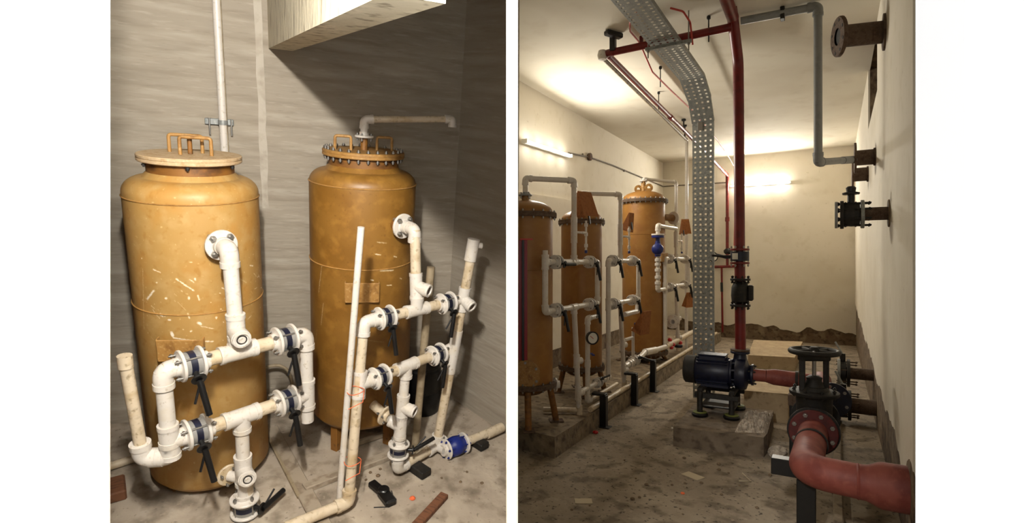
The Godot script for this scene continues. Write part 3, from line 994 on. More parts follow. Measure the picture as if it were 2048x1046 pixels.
	var dr := Vector3(0.75, -0.15, 0.62)
	var t3 := tee(p, plug_c, tu - nz, dr, r, M.pvc)
	port(t3, plug_c + dr.normalized() * r * 2.45, dr, r * 0.95, true, M.pvc)
	tee(p, tu, sb, Vector3.UP, r, M.pvc)
	sr = 0.69
	pipe(p, bt.call(0.0, yu), bt.call(sr, yu), r, M.pvc_dirty)
	var lean := Vector3(-0.045, 0, 0.14)
	elbow(p, bt.call(0.0, yu), sb, Vector3(-0.08, -1, 0.13), r, M.pvc)
	stem = nb + Vector3(-0.05, -0.5, 0)
	wafer_valve(p, bt.call(0.125, yu), sb, stem, Vector3(0.1, -1, 0.05), r, M.pvc)
	wafer_valve(p, bt.call(0.535, yu), sb, stem, Vector3(-0.15, -1, 0.05), r, M.pvc)
	var tl := Vector3(0.21, yl, -2.655)
	pipe(p, tl, Vector3(0.77, yl, -3.0), r, M.pvc_dirty)
	var sl := (Vector3(0.77, yl, -3.0) - tl).normalized()
	wafer_valve(p, tl + sl * 0.135, sl, stem, Vector3(0.1, -1, 0.05), r, M.pvc)
	wafer_valve(p, tl + sl * 0.555, sl, stem, Vector3(-0.15, -1, 0.05), r, M.pvc)
	tee(p, tl + sl * 0.32, sl, dn, r, M.pvc)
	var rb := Vector3(0.158, -2.11, -2.562)
	pipe(p, bt.call(0.0, yu), rb, r * 0.92, M.pvc_dirty)
	tee(p, tl + Vector3(0.005, 0, -0.005), bt.call(0.0, yu) - rb, sl, r, M.pvc)
	# tall riser on the far side
	var ra := Vector3(0.875, -0.76, -2.985)
	var rc := Vector3(0.717, -2.12, -2.975)
	pipe(p, ra + Vector3(0, -0.02, 0), rc, r, M.pvc_dirty)
	var up := (ra - rc).normalized()
	put(p, "coupling", tube([ra - up * 0.13, ra], r * 1.25, 18), M.pvc)
	put(p, "pipe_stub", tube([ra - up * 0.035, ra - up * 0.035 + Vector3(0.055, -0.005, 0.0)], r * 0.6, 12), M.pvc)
	var tc: Vector3 = bt.call(sr, yu)
	tc = rc + up * (tc.y - rc.y) / up.y
	pipe(p, bt.call(0.56, yu), tc, r, M.pvc)
	var t4 := tee(p, tc, up, Vector3(0.5, -0.35, 0.8), r, M.pvc)
	port(t4, tc + Vector3(0.5, -0.35, 0.8).normalized() * r * 2.45, Vector3(0.5, -0.35, 0.8), r * 0.9, true, M.pvc)
	var tj := rc + up * 0.70
	pipe(p, Vector3(0.75, yl, -2.995), tj, r, M.pvc)
	put(p, "coupling", tube([rc + up * 0.52, rc + up * 0.80], r * 1.2, 18), M.pvc)
	# drain leg with open port, side flange and floor valve
	dl = tl + sl * 0.32
	var db := Vector3(0.446, -2.10, -2.80)
	pipe(p, dl, db, r * 0.95, M.pvc)
	var dd := (db - dl).normalized()
	var t5 := tee(p, dl + dd * 0.25, dd, dr, r, M.pvc)
	port(t5, dl + dd * 0.25 + dr.normalized() * r * 2.45, dr, r * 0.9, true, M.pvc)
	tee(p, dl + dd * 0.38, dd, Vector3(-0.75, 0.35, -0.55), r, M.pvc)
	small = dl + dd * 0.38 + Vector3(-0.085, 0.055, -0.06)
	pipe(p, dl + dd * 0.38, small, r * 0.8, M.pvc)
	var f3 := put(p, "flange", flange_mesh(0.06, 0.03, 0.014), M.pvc_dirty, along(Vector3(0.6, -0.2, 0.75), small))
	ring_bolts(f3, small, Vector3(0.6, -0.2, 0.75), 0.045, 4, 0.05, 0.007, M.steel)
	put(p, "tank_nozzle", tube([small, small + Vector3(-0.06, 0.03, -0.075)], 0.028, 14), M.pvc_dirty)
	wafer_valve(p, dl + dd * 0.525, dd, Vector3(0.85, 0, 0.2), Vector3(0.7, 0.15, -0.35), r, M.pvc)
	var fe := rc + Vector3(0, 0.01, 0)
	var ff := db + Vector3(0, 0.0, 0.02)
	elbow(p, ff, Vector3.UP, fe - ff, r, M.pvc)
	pipe(p, ff, fe, r, M.pvc_dirty)
	tee(p, fe, fe - ff, up, r * 1.05, M.pvc)
	var bx := (Vector3(1.237, -2.11, -3.093) - Vector3(0.74, -2.10, -2.90)).normalized()
	var b0 := Vector3(0.76, -2.10, -2.905)
	put(p, "pipe", tube([fe, b0], r * 1.05, 16), M.pvc)
	var cv := put(p, "check_valve", lathe(V2([0, 0, 0.045, 0, 0.045, 0.012, 0.06, 0.03, 0.064, 0.06, 0.06, 0.09, 0.045, 0.108, 0.045, 0.12, 0, 0.12]), 28), M.blue, along(bx, b0 + bx * 0.015))
	tag(cv, "glossy dark blue check valve body", "")
	put(cv, "flange", flange_mesh(0.064, 0.036, 0.014), M.pvc, along(-bx, b0 + bx * 0.015))
	put(cv, "flange", flange_mesh(0.068, 0.036, 0.014), M.pvc, along(bx, b0 + bx * 0.135))
	ring_bolts(cv, b0 + bx * 0.075, bx, 0.055, 6, 0.17, 0.007, M.blue)
	pipe(p, b0 + bx * 0.13, Vector3(1.19, -2.105, -3.078), r, M.pvc_dirty)
	put(p, "coupling", tube([b0 + bx * 0.33, Vector3(1.192, -2.105, -3.079)], r * 1.15, 16), M.pvc_dirty)

	# --- loose pipes and fixings ---
	var vp := thing("vent_pipe", "white vent pipe with two elbows standing on the bolted lid", "pipe", cb + Vector3(0, 0.07, 0))
	var vb := cb + Vector3(0, 0.17, 0)
	var ve := Vector3(0.785, -0.105, -3.299)
	put(vp, "flange", flange_mesh(0.052, 0.026, 0.012), M.pvc, along(Vector3.UP, cb + Vector3(0, 0.07, 0)))
	ring_bolts(vp, cb + Vector3(0, 0.072, 0), Vector3.UP, 0.04, 4, 0.045, 0.006, M.steel)
	pipe(vp, cb + Vector3(0, 0.075, 0), vb, 0.021, M.pvc)
	elbow(vp, vb, dn, ve - vb, 0.021, M.pvc)
	pipe(vp, vb, ve, 0.019, M.pvc_dirty)
	elbow(vp, ve, vb - ve, dn, 0.019, M.pvc)
	var wp := thing("wall_pipe", "white plastic pipe clamped upright on the concrete wall", "pipe", Vector3(-0.49, -0.6, zb))
	pipe(wp, Vector3(-0.487, -0.75, zb + 0.05), Vector3(-0.487, 0.70, zb + 0.05), 0.021, M.pvc)
	put(wp, "joint_line", tube([Vector3(-0.466, -0.75, zb + 0.055), Vector3(-0.466, 0.70, zb + 0.055)], 0.0035, 6), M.pvc_old)
	put(wp, "clamp_rail", box(Vector3(0.15, 0.035, 0.022), 0.003, Vector3(-0.51, -0.235, zb + 0.014)), M.galv)
	put(wp, "pipe_clamp", lathe(V2([0.0215, -0.013, 0.026, -0.013, 0.026, 0.013, 0.0215, 0.013]), 20), M.galv, Transform3D(Basis(), Vector3(-0.487, -0.235, zb + 0.05)))
	for x in [-0.56, -0.446]:
		put(wp, "anchor_rod", tube([Vector3(x, -0.31, zb + 0.03), Vector3(x, -0.215, zb + 0.03)], 0.005, 8), M.steel)
	one("thin_pipe", "thin white pipe standing upright beside the manifold riser", "pipe", tube([Vector3(0.208, -0.60, -2.58), Vector3(0.112, -2.12, -2.60)], 0.0165, 14), M.pvc)
	var fp := thing("floor_pipe", "cream pipe on the floor turning up at the twin uprights", "pipe", Vector3(0.1, fl, -2.55))
	elbow(fp, rb + Vector3(0, 0.012, 0), Vector3(0.08, 1, -0.13), Vector3(-0.23, 0, 0.084), r, M.pvc_dirty)
	pipe(fp, rb + Vector3(0, 0.012, 0), Vector3(-0.15, -2.10, -2.45), r, M.pvc_dirty)
	one("old_pipe", "dirt-stained pipe standing between the manifold and the tall riser", "pipe", tube([Vector3(0.645, -0.945, -3.05), Vector3(0.59, fl, -3.02)], 0.024, 14), M.pvc_old)
	one("wall_end_pipe", "dusty pipe along the floor running out behind the return bend", "pipe", tube([Vector3(-0.88, fl + 0.03, -3.29), Vector3(-1.098, fl + 0.03, -3.19)], 0.024, 12), M.pvc_dirty)
	for y in [-1.45, -1.86]:
		var tt: float = (y + 1.127) / (-2.11 + 1.127)
		var cc: Vector3 = Vector3(0.2, y, -2.59).lerp(Vector3(0.172, y, -2.58), tt)
		var ring := []
		for i in 25:
			var a := TAU * i / 24
			ring.append(cc + Vector3(0.043 * cos(a), 0.005 * sin(a * 2), 0.043 * sin(a)))
		ring.append(cc + Vector3(0.03, -0.03, 0.07))
		ring.append(cc + Vector3(-0.04, -0.06, 0.075))
		one("string_tie", "orange string tied round the twin upright pipes, %s" % ["upper one" if y > -1.6 else "lower one near the floor"], "string", tube(ring, 0.002, 6), M.orange, Transform3D(), "orange string ties")
	var sd2 := Vector3(0.27, 0, 0.85).normalized()
	var sx := Vector3(sd2.z, 0, -sd2.x)
	one("floor_plank", "dusty pale flat strip lying on the floor between the two tanks", "plank", box(Vector3(0.085, 0.02, 1.05), 0.004), M.strip, Transform3D(Basis(sx, Vector3.UP, -sd2), Vector3(-0.12, fl + 0.01, -2.94)))
	one("floor_plank", "second thin strip leaning along the pale floor strip", "plank", box(Vector3(0.02, 0.02, 0.62), 0.003), M.pvc_old, Transform3D(Basis(sx, Vector3.UP, -sd2), Vector3(-0.185, fl + 0.01, -3.02)))
	var hose := []
	for i in 14:
		var a := PI * (0.02 + 0.62 * i / 13.0)
		hose.append(Vector3(-0.32 + 0.17 * cos(a - 0.4), -2.02 + 0.24 * sin(a), -3.6))
	hose.push_front(Vector3(-0.165, fl + 0.012, -3.58))
	one("hose", "dull curved hose leaning on the wall between the tanks", "hose", tube(hose, 0.011, 8), M.pvc_old)
	# concrete pads and steel blocks under the pipes
	one("steel_block", "dark steel angle block under the floor pipe near the flange valve", "block", box(Vector3(0.075, 0.05, 0.15), 0.006), M.iron, Transform3D(Basis(Vector3.UP, 0.55), Vector3(0.575, fl + 0.025, -2.805)))
	one("steel_block", "dark steel block under the pipe beyond the blue check valve", "block", box(Vector3(0.075, 0.05, 0.13), 0.006), M.iron, Transform3D(Basis(Vector3.UP, 0.5), Vector3(1.0, fl + 0.025, -2.985)))
	one("concrete_pad", "low grey concrete pad under the bolted-lid tank", "pad", box(Vector3(0.30, 0.05, 0.30), 0.012), M.plinth, Transform3D(Basis(Vector3.UP, 0.35), Vector3(0.277, fl + 0.024, -3.299)))
	one("timber_batten", "grey timber batten lying in front of the bolted-lid tank", "batten", box(Vector3(0.62, 0.035, 0.06), 0.004), M.strip, Transform3D(Basis(Vector3.UP, 0.38), Vector3(0.22, fl + 0.018, -2.9)))
	var dm := thing("drum", "black plastic drum in the dark corner behind the dirt-stained pipe", "drum", Vector3(0.73, fl, -3.50))
	put(dm, "shell", lathe(V2([0, 0, 0.11, 0, 0.115, 0.01, 0.12, 0.16, 0.115, 0.17, 0.12, 0.18, 0.115, 0.33, 0.10, 0.345, 0, 0.345]), 28), M.black, Transform3D(Basis(), Vector3(0.73, fl, -3.50)))
	put(dm, "lid", disc(0.105, 0.02, 26), M.black, Transform3D(Basis(), Vector3(0.73, fl + 0.34, -3.50)))
	# black gearbox with lever on the floor
	var g := thing("valve_actuator", "black plastic lever piece lying on the floor by the orange crumb", "lever", Vector3(0.361, fl, -2.62))
	put(g, "body", box(Vector3(0.065, 0.04, 0.12), 0.012), M.black, Transform3D(Basis(Vector3.UP, 0.35), Vector3(0.365, fl + 0.022, -2.60)))
	put(g, "neck", box(Vector3(0.05, 0.035, 0.11), 0.01), M.black, Transform3D(Basis(Vector3.UP, 0.5), Vector3(0.32, fl + 0.02, -2.70)))
	put(g, "knuckle", disc(0.032, 0.05, 18, 0.006), M.black, Transform3D(Basis(), Vector3(0.352, fl + 0.002, -2.645)))
	put(g, "wire", tube([Vector3(0.29, fl + 0.004, -2.56), Vector3(0.37, fl + 0.004, -2.545), Vector3(0.405, fl + 0.004, -2.56), Vector3(0.395, fl + 0.03, -2.64)], 0.003, 6), M.iron)
	one("wood_stick", "short brown wooden stick on the floor in the corner", "stick", box(Vector3(0.05, 0.03, 0.30), 0.004), M.wood, Transform3D(Basis(Vector3.UP, -0.78), Vector3(0.575, fl + 0.016, -2.45)))
	one("crumb", "small orange crumb on the dusty floor", "crumb", lump(Vector3(0.018, 0.012, 0.015), 5), M.orange, Transform3D(Basis(), Vector3(0.503, fl + 0.008, -2.579)))
	one("rust_block", "rusty brown brick piece on the floor by the outer wall", "brick", box(Vector3(0.08, 0.06, 0.16), 0.008), M.wood, Transform3D(Basis(Vector3.UP, 0.3), Vector3(-1.0, fl + 0.03, -2.98)))
	var ch := [[0.30, -2.86, 0.011], [0.34, -2.82, 0.014], [0.27, -2.80, 0.009], [0.36, -2.88, 0.010], [0.80, -2.66, 0.010], [0.86, -2.74, 0.009], [0.70, -2.72, 0.008], [0.92, -2.62, 0.011]]
	for i in ch.size():
		one("mortar_chip", "dark mortar chip scattered on the filter room's floor", "chip", lump(Vector3(ch[i][2], ch[i][2] * 0.6, ch[i][2]), 20 + i, 0.4), M.base_concrete, Transform3D(Basis(), Vector3(ch[i][0], fl + ch[i][2] * 0.4, ch[i][1])), "mortar chips on the filter room's floor")


# slab on an upright wall with a ragged lower edge: outline runs along the wall from a to b
func ragged(a: Vector3, b: Vector3, top: float, low_a: float, low_b: float, amp: float, sd: int) -> Array:
	var nz := FastNoiseLite.new()
	nz.seed = sd
	nz.frequency = 1.4
	nz.fractal_octaves = 4
	var n := int(a.distance_to(b) / 0.06)
	var out := [Vector3(b.x, top, b.z), Vector3(a.x, top, a.z)]
	for i in n + 1:
		var f := float(i) / n
		var p := a.lerp(b, f)
		p.y = lerpf(low_a, low_b, f) + amp * nz.get_noise_1d(f * a.distance_to(b))
		out.append(p)
	return out


func build_pump_room() -> void:
	var fl := -1.65
	var ce := 2.26
	var zb := -12.65
	var xr := 0.36
	var xl := -3.4
	var n1 := Vector3(-0.624, 0, -1.083)
	var n2 := Vector3(0.158, 0, -1.542)
	var plan := [n1, n2, Vector3(xr, 0, -3.505), Vector3(xr, 0, zb), Vector3(xl, 0, zb), Vector3(xl, 0, -5.905)]
	var lift := func(y: float) -> Array: return plan.map(func(q): return q + Vector3(0, y, 0))
	struct("floor", "dirty brownish concrete floor of the pump room", slab(lift.call(fl), Vector3(0, -0.12, 0)), M.floor_b)
	struct("ceiling", "cream plastered ceiling of the pump room", slab(lift.call(ce), Vector3(0, 0.12, 0)), M.soffit)
	var wl := struct("wall_left", "cream plastered side wall behind the filter tanks", slab([Vector3(xl, fl - 0.1, -5.905), Vector3(xl, fl - 0.1, zb - 0.1), Vector3(xl, ce + 0.1, zb - 0.1), Vector3(xl, ce + 0.1, -5.905)], Vector3(-0.1, 0, 0)), M.plaster)
	put(wl, "lower_plaster", slab([Vector3(xl, -1.3, -5.95), Vector3(xl, -1.3, -9.85), Vector3(xl, 0.98, -9.85), Vector3(xl, 0.86, -5.95)], Vector3(0.045, 0, 0)), M.plaster)
	put(wl, "bare_base", slab(ragged(Vector3(xl + 0.02, 0, -5.95), Vector3(xl + 0.02, 0, zb), -1.22, -1.64, -1.64, 0.0, 2), Vector3(0.04, 0, 0)), M.base_concrete)
	var wb := struct("wall_end", "cream plastered end wall behind the red riser", slab([Vector3(xl, fl - 0.1, zb), Vector3(xr + 0.1, fl - 0.1, zb), Vector3(xr + 0.1, ce + 0.1, zb), Vector3(xl, ce + 0.1, zb)], Vector3(0, 0, -0.1)), M.base_concrete)
	put(wb, "plaster_coat", slab(ragged(Vector3(xl, 0, zb), Vector3(xr, 0, zb), ce, -1.34, -1.40, 0.16, 3), Vector3(0, 0, 0.02)), M.plaster)
	# side wall with a high opening into a dark shaft
	var wr := struct("wall_right", "cream plastered side wall with a bare concrete foot", slab([Vector3(xr, fl - 0.1, -3.45), Vector3(xr, fl - 0.1, zb - 0.1), Vector3(xr, ce + 0.1, zb - 0.1), Vector3(xr, ce + 0.1, -7.75), Vector3(xr, 1.56, -7.75), Vector3(xr, 1.60, -6.15), Vector3(xr, ce + 0.1, -6.15), Vector3(xr, ce + 0.1, -3.45)], Vector3(0.14, 0, 0)), M.base_concrete)
	var rag := ragged(Vector3(xr, 0, -3.44), Vector3(xr, 0, zb + 0.02), ce, -1.21, -0.84, 0.10, 8)
	# notch the coat for the opening
	var coat := [Vector3(xr, ce, zb + 0.02), Vector3(xr, ce, -7.75), Vector3(xr, 1.56, -7.75), Vector3(xr, 1.60, -6.15), Vector3(xr, ce, -6.15)]
	coat.append_array(rag.slice(1))
	put(wr, "plaster_coat", slab(coat, Vector3(-0.018, 0, 0)), M.plaster)
	for b in [[Vector3(0.03, 1.2, 2.3), Vector3(xr + 0.26, 2.0, -7.0)], [Vector3(0.16, 0.05, 2.2), Vector3(xr + 0.19, 1.535, -7.0)], [Vector3(0.26, 0.06, 2.2), Vector3(xr + 0.13, ce + 0.06, -7.0)], [Vector3(0.16, 1.1, 0.05), Vector3(xr + 0.19, 1.96, -7.9)], [Vector3(0.16, 1.1, 0.05), Vector3(xr + 0.19, 1.96, -6.0)]]:
		struct("shaft", "bare concrete shaft lining behind the high wall opening", box(b[0], 0.0, b[1]), M.base_concrete)
	# plinth of the tanks
	struct("plinth", "long low concrete plinth carrying the filter tanks", slab([Vector3(-2.02, -1.47, -4.15), Vector3(-2.03, -1.47, -12.0), Vector3(xl, -1.47, -12.0), Vector3(xl, -1.47, -5.95), Vector3(-2.41, -1.47, -4.22)], Vector3(0, -0.18, 0)), M.plinth)

	build_tanks_and_manifolds()
	build_ceiling_lines()
	build_pump_group()
	build_right_wall_fittings()
	build_floor_bits()


func build_tanks_and_manifolds() -> void:
	var top := -1.47
	var xm := -2.12
	var z := Vector3(0, 0, -1)
	var dn := Vector3.DOWN
	var t1 := pump_room_tank("brown filter tank cut by the picture's inner edge, with bolted flange rings", Vector3(-2.449, 0, -4.418), 0.25, 0.42, -1.11, top, 0.11, 18, true)
	var t2 := pump_room_tank("slim brown filter tank between the nearest tank and the tallest tank", Vector3(-2.462, 0, -5.744), 0.228, 0.44, -1.18, top, 0.11, 18)
	var t3 := pump_room_tank("tall ochre filter tank with lifting lugs under the wall cable", Vector3(-2.458, 0, -8.065), 0.31, 0.89, -1.335, top, 0.13, 28)
	# manhole cover on the near tank, facing the aisle
	var mo := Vector3(0.485, 0, 0.874).normalized()
	var mh := Vector3(-2.449, -0.99, -4.418) + mo * 0.235
	var mc := put(t1, "manhole_cover", cut_left(disc(0.13, 0.03, 28), along(mo, mh)), M.tank_trim, along(mo, mh))
	for i in 6:
		var q := along(mo, mh + mo * 0.035) * (Vector3(cos(TAU * i / 6 + 0.5), 0, sin(TAU * i / 6 + 0.5)) * 0.108)
		if (frame * q).x > 0.02 + 0.0083 * -(frame * q).z:
			put(mc, "bolt", bolt_mesh(0.03, 0.011), M.steel, along(mo, q))
	put(t3, "name_plate_pocket", box(Vector3(0.03, 0.13, 0.2), 0.004), M.tank_trim, Transform3D(Basis(Vector3.UP, -0.2), Vector3(-2.135, 0.06, -7.99)))
	for dx in [-0.09, 0.09]:
		put(t3, "lifting_lug", lathe(V2([0.025, -0.012, 0.06, -0.012, 0.06, 0.012, 0.025, 0.012, 0.025, -0.012]), 18), M.tank_trim, along(Vector3(0.5, 0, 0.86), Vector3(-2.458 + dx, 1.09, -8.065 + dx * 0.4)))
		put(t3, "lug_foot", box(Vector3(0.05, 0.09, 0.024), 0.003), M.tank_trim, Transform3D(Basis(Vector3.UP, 0.52), Vector3(-2.458 + dx, 1.035, -8.065 + dx * 0.4)))
	put(t3, "lid_nozzle", tube([Vector3(-2.458, 1.0, -8.065), Vector3(-2.458, 1.14, -8.065)], 0.03, 12), M.tank_trim)
	# label, near z, middle z, far z, upper y, lower y, tank, top pipe y, pipe radius
	var rows := [
		["white pipe manifold in front of the nearest brown tank", -4.17, -4.77, -5.36, -0.005, -0.43, Vector3(-2.449, 0.53, -4.418), 0.764, 0.0255],
		["white pipe manifold in front of the slim brown tank", -5.68, -6.06, -6.74, 0.008, -0.468, Vector3(-2.462, 0.55, -5.744), 0.769, 0.026],
		["white pipe manifold between the tall ochre tank and the perforated tray", -8.0, -8.63, -9.5, 0.04, -0.38, Vector3(-2.458, 1.12, -8.065), 1.231, 0.029]]
	for i in 3:
		var w: Array = rows[i]
		var r: float = w[8]
		var za: float = w[1]
		var zm: float = w[2]
		var zc: float = w[3]
		var yu: float = w[4]
		var yl: float = w[5]
		var o := thing("pipe_manifold", w[0], "pipework", Vector3(xm, top, zm), "tank pipe manifolds in the pump room")
		var P := func(zz: float, y: float) -> Vector3: return Vector3(xm, y, zz)
		var n := w[6] as Vector3
		# line from the tank's top
		var ty: float = w[7]
		var sr: float = r if i < 2 else r * 0.8
		var ft := put(o, "flange", flange_mesh(0.062, sr, 0.014), M.pvc if i > 0 else M.grey_pipe, along(Vector3.UP, n + Vector3(0, 0.07, 0)))
		put(o, "tank_nozzle", tube([n - Vector3(0, 0.02, 0), n + Vector3(0, 0.07, 0)], 0.035, 14), M.tank_trim)
		ring_bolts(ft, n + Vector3(0, 0.075, 0), Vector3.UP, 0.05, 4, 0.06, 0.008, M.steel)
		var e1 := Vector3(n.x, ty, n.z)
		var e2: Vector3 = P.call(zm, ty)
		pipe(o, n + Vector3(0, 0.07, 0), e1, sr, M.pvc)
		elbow(o, e1, dn, e2 - e1, sr, M.pvc)
		pipe(o, e1, e2, sr, M.pvc)
		elbow(o, e2, e1 - e2, dn, sr, M.pvc)
		pipe(o, e2, P.call(zm, yu), sr, M.pvc)
		put(o, "coupling", tube([P.call(zm, yu + 0.42), P.call(zm, yu + 0.18)], r * 1.22, 14), M.pvc)
		# upper and lower runs with two valves each
		for y in [yu, yl]:
			pipe(o, P.call(za, y), P.call(zc, y), r, M.pvc)
			tee(o, P.call(zm, y), z, Vector3.UP if y == yu else dn, r, M.pvc)
			var lv := [dn + Vector3(0.1, 0, -0.12), dn + Vector3(0.1, 0, -0.12)]
			if i == 0 and y == yu:
				lv[0] = Vector3(0.1, 0.02, -1)
			wafer_valve(o, P.call(lerpf(za, zm, 0.36), y), z, Vector3(0.8, -0.2, 0), lv[0], r, M.pvc, 2.5, 4, 1.35)
			wafer_valve(o, P.call(lerpf(zm, zc, 0.64), y), z, Vector3(0.8, -0.2, 0), lv[1], r, M.pvc, 2.5, 4, 1.35)
		# uprights
		if i == 0:
			tee(o, P.call(za, yu), dn, z, r, M.pvc)
			put(o, "pipe_cap", tube([P.call(za, yu + 0.05), P.call(za, yu + 0.10)], r * 0.9, 14), M.pvc)
			elbow(o, P.call(za, yl), Vector3.UP, z, r, M.pvc)
			pipe(o, P.call(za, yu), P.call(za, yl), r, M.pvc)
		else:
			elbow(o, P.call(za, yu), dn, z, r, M.pvc)
			pipe(o, P.call(za, yu), P.call(za, -1.24), r, M.pvc)
			tee(o, P.call(za, yl), dn, z, r, M.pvc)
		elbow(o, P.call(zc, yu), -z, dn, r, M.pvc)
		elbow(o, P.call(zc, yl), -z, Vector3.UP, r, M.pvc)
		pipe(o, P.call(zc, yu), P.call(zc, yl), r, M.pvc)
		# drop to the plinth
		var zd: float = zm - (0.12 if i == 0 else 0.15)
		var yb := top if i < 2 else -1.40
		pipe(o, P.call(zm, yl), P.call(zd, yb + 0.02), r, M.pvc)
		put(o, "foot_socket", tube([P.call(zd, yb), P.call(zd, yb + 0.09)], r * 1.22, 16), M.pvc_dirty)
		for f in [0.5, 0.8]:
			var c: Vector3 = P.call(zm, yl).lerp(P.call(zd, yb), f)
			tee(o, c, dn, Vector3(0.3, 0, -1), r, M.pvc)
		# gauge and sampling cock on the down pipe
		var gc: Vector3 = P.call(zm, yu + 0.28) + Vector3(0.02, 0, 0)
		pipe(o, gc, gc + Vector3(0.02, 0, -0.10), r * 0.42, M.pvc, "sampling_pipe")
		var sv := gc + Vector3(0.03, 0, -0.17)
		pipe(o, sv + Vector3(0, -0.17, 0), sv + Vector3(0, 0.12, 0), r * 0.40, M.pvc, "sampling_pipe")
		pipe(o, gc + Vector3(0.02, 0, -0.09), sv, r * 0.5, M.pvc, "sampling_pipe")
		for y in [-0.14, -0.03, 0.06]:
			put(o, "union", disc(r * 0.68, 0.035, 12), M.pvc, Transform3D(Basis(), sv + Vector3(0, y, 0)))
		put(o, "blue_cap", disc(r * 0.55, 0.03, 12), M.blue, Transform3D(Basis(), sv + Vector3(0, -0.195, 0)))
		put(o, "cock_lever", box(Vector3(0.012, 0.09, 0.03), 0.003), M.black, Transform3D(Basis(Vector3.RIGHT, 0.4), sv + Vector3(0.02, 0.13, -0.04)))
	var o1 := get_node("pipe_manifold_002") as Node3D
	# second column of the near manifold with gauge, and the line along the plinth
	var r := 0.0245
	var cb := func(y: float) -> Vector3: return Vector3(xm, y, -5.10)
	elbow(o1, cb.call(-0.565), dn, Vector3(0, 0, -1), r, M.pvc)
	pipe(o1, cb.call(-0.565), Vector3(xm, -0.565, -5.33), r, M.pvc)
	pipe(o1, cb.call(-0.565), cb.call(-1.39), r, M.pvc)
	elbow(o1, cb.call(-1.39), Vector3.UP, Vector3(0, 0, -1), r, M.pvc)
	pipe(o1, cb.call(-1.39), Vector3(xm, -1.38, -5.95), r * 0.9, M.pvc_dirty)
	gauge(o1, cb.call(-0.755) + Vector3(0.06, 0, 0.02), Vector3(0.75, 0, 0.66), 0.062)
	put(o1, "blue_lever", box(Vector3(0.03, 0.014, 0.11), 0.004), M.blue, Transform3D(Basis(Vector3.UP, 0.6), cb.call(-0.92) + Vector3(0.05, 0, 0)))
	put(o1, "union", tube([cb.call(-0.98), cb.call(-1.05)], r * 1.25, 14), M.pvc)
	pipe(o1, Vector3(xm, -1.26, -4.89), Vector3(xm, -1.255, -5.72), r, M.pvc)
	wafer_valve(o1, Vector3(xm, -1.257, -5.37), Vector3(0, 0, -1), Vector3(0.5, 0.5, 0), Vector3(0.25, 0.05, -1), r, M.pvc, 2.2)
	for zz in [-5.5, -5.58, -5.66]:
		put(o1, "union", tube([Vector3(xm, -1.256, zz), Vector3(xm, -1.256, zz - 0.035)], r * 1.3, 14), M.pvc)
	# near tank's drain pipe on the plinth
	pipe(o1, Vector3(xm, -1.43, -4.89), Vector3(-2.43, -1.43, -4.74), r, M.pvc_dirty)
	# outlet of the near tank's foot
	var ft := put(o1, "flange", flange_mesh(0.06, 0.035, 0.016), M.pvc, along(Vector3(0.8, 0, -0.6), Vector3(-2.235, -1.14, -4.60)))
	tag(ft, "white flange at the near tank's foot", "")
	var o2 := get_node("pipe_manifold_003") as Node3D
	# header of the middle manifold, running on to the far one
	bent(o2, [Vector3(xm, -1.23, -6.23), Vector3(xm, -1.205, -6.85), Vector3(xm - 0.02, -1.18, -7.1), Vector3(xm + 0.01, -1.21, -7.5), Vector3(xm + 0.015, -1.23, -7.95)], 0.034, 0.08, M.pvc)
	put(o2, "coupling", tube([Vector3(xm - 0.02, -1.185, -7.08), Vector3(xm + 0.01, -1.21, -7.48)], 0.045, 16), M.pvc)
	wafer_valve(o2, Vector3(xm, -1.215, -6.58), Vector3(0, 0, -1), Vector3(0.55, 0.35, 0), Vector3(0.6, -0.35, -0.6), 0.03, M.pvc, 2.2)
	for zz in [-6.36, -6.44]:
		put(o2, "union", tube([Vector3(xm, -1.225, zz), Vector3(xm, -1.224, zz - 0.04)], 0.047, 14), M.pvc)
	pipe(o2, Vector3(xm, -0.62, -6.70), Vector3(xm, -0.62, -6.22), 0.03, M.pvc)
	pipe(o2, Vector3(xm, -0.47, -6.74), Vector3(xm, -0.62, -6.70), 0.03, M.pvc)
	pipe(o2, Vector3(xm, -0.92, -6.22), Vector3(xm + 0.01, -0.92, -6.46), 0.02, M.pvc, "sampling_pipe")
	pipe(o2, Vector3(xm + 0.01, -0.80, -6.5), Vector3(xm + 0.01, -1.15, -6.5), 0.018, M.pvc, "sampling_pipe")
	put(o2, "cock_lever", box(Vector3(0.02, 0.07, 0.03), 0.003), M.blue, Transform3D(Basis(), Vector3(xm + 0.03, -0.78, -6.52)))
	var o3 := get_node("pipe_manifold_004") as Node3D
	# blue pressure valve on the tall tank's branch
	var q0 := Vector3(xm, 0.51, -8.63)
	var q1 := Vector3(xm, 0.50, -7.62)
	pipe(o3, q0, q1, 0.03, M.pvc)
	elbow(o3, q1, Vector3(0, 0, -1), dn, 0.03, M.pvc)
	pipe(o3, q1, q1 + Vector3(0, -0.9, 0), 0.028, M.pvc)
	var bv := put(o3, "blue_pressure_valve", lathe(V2([0, -0.16, 0.04, -0.16, 0.045, -0.08, 0.045, 0.0, 0.03, 0.06, 0.03, 0.10, 0, 0.10]), 20), M.blue, Transform3D(Basis(), q1 + Vector3(0, -0.27, 0)))
	put(bv, "valve_bonnet", lathe(V2([0, -0.05, 0.075, -0.05, 0.08, 0, 0.075, 0.03, 0.05, 0.05, 0, 0.06]), 20), M.blue, along(Vector3(0.3, 0, 0.95), q1 + Vector3(0.02, -0.33, 0.09)))
	put(bv, "valve_flange", disc(0.085, 0.03, 24), M.blue, Transform3D(Basis(), q1 + Vector3(0, -0.17, 0)))
	put(bv, "flange", disc(0.088, 0.022, 24), M.pvc, Transform3D(Basis(), q1 + Vector3(0, -0.138, 0)))
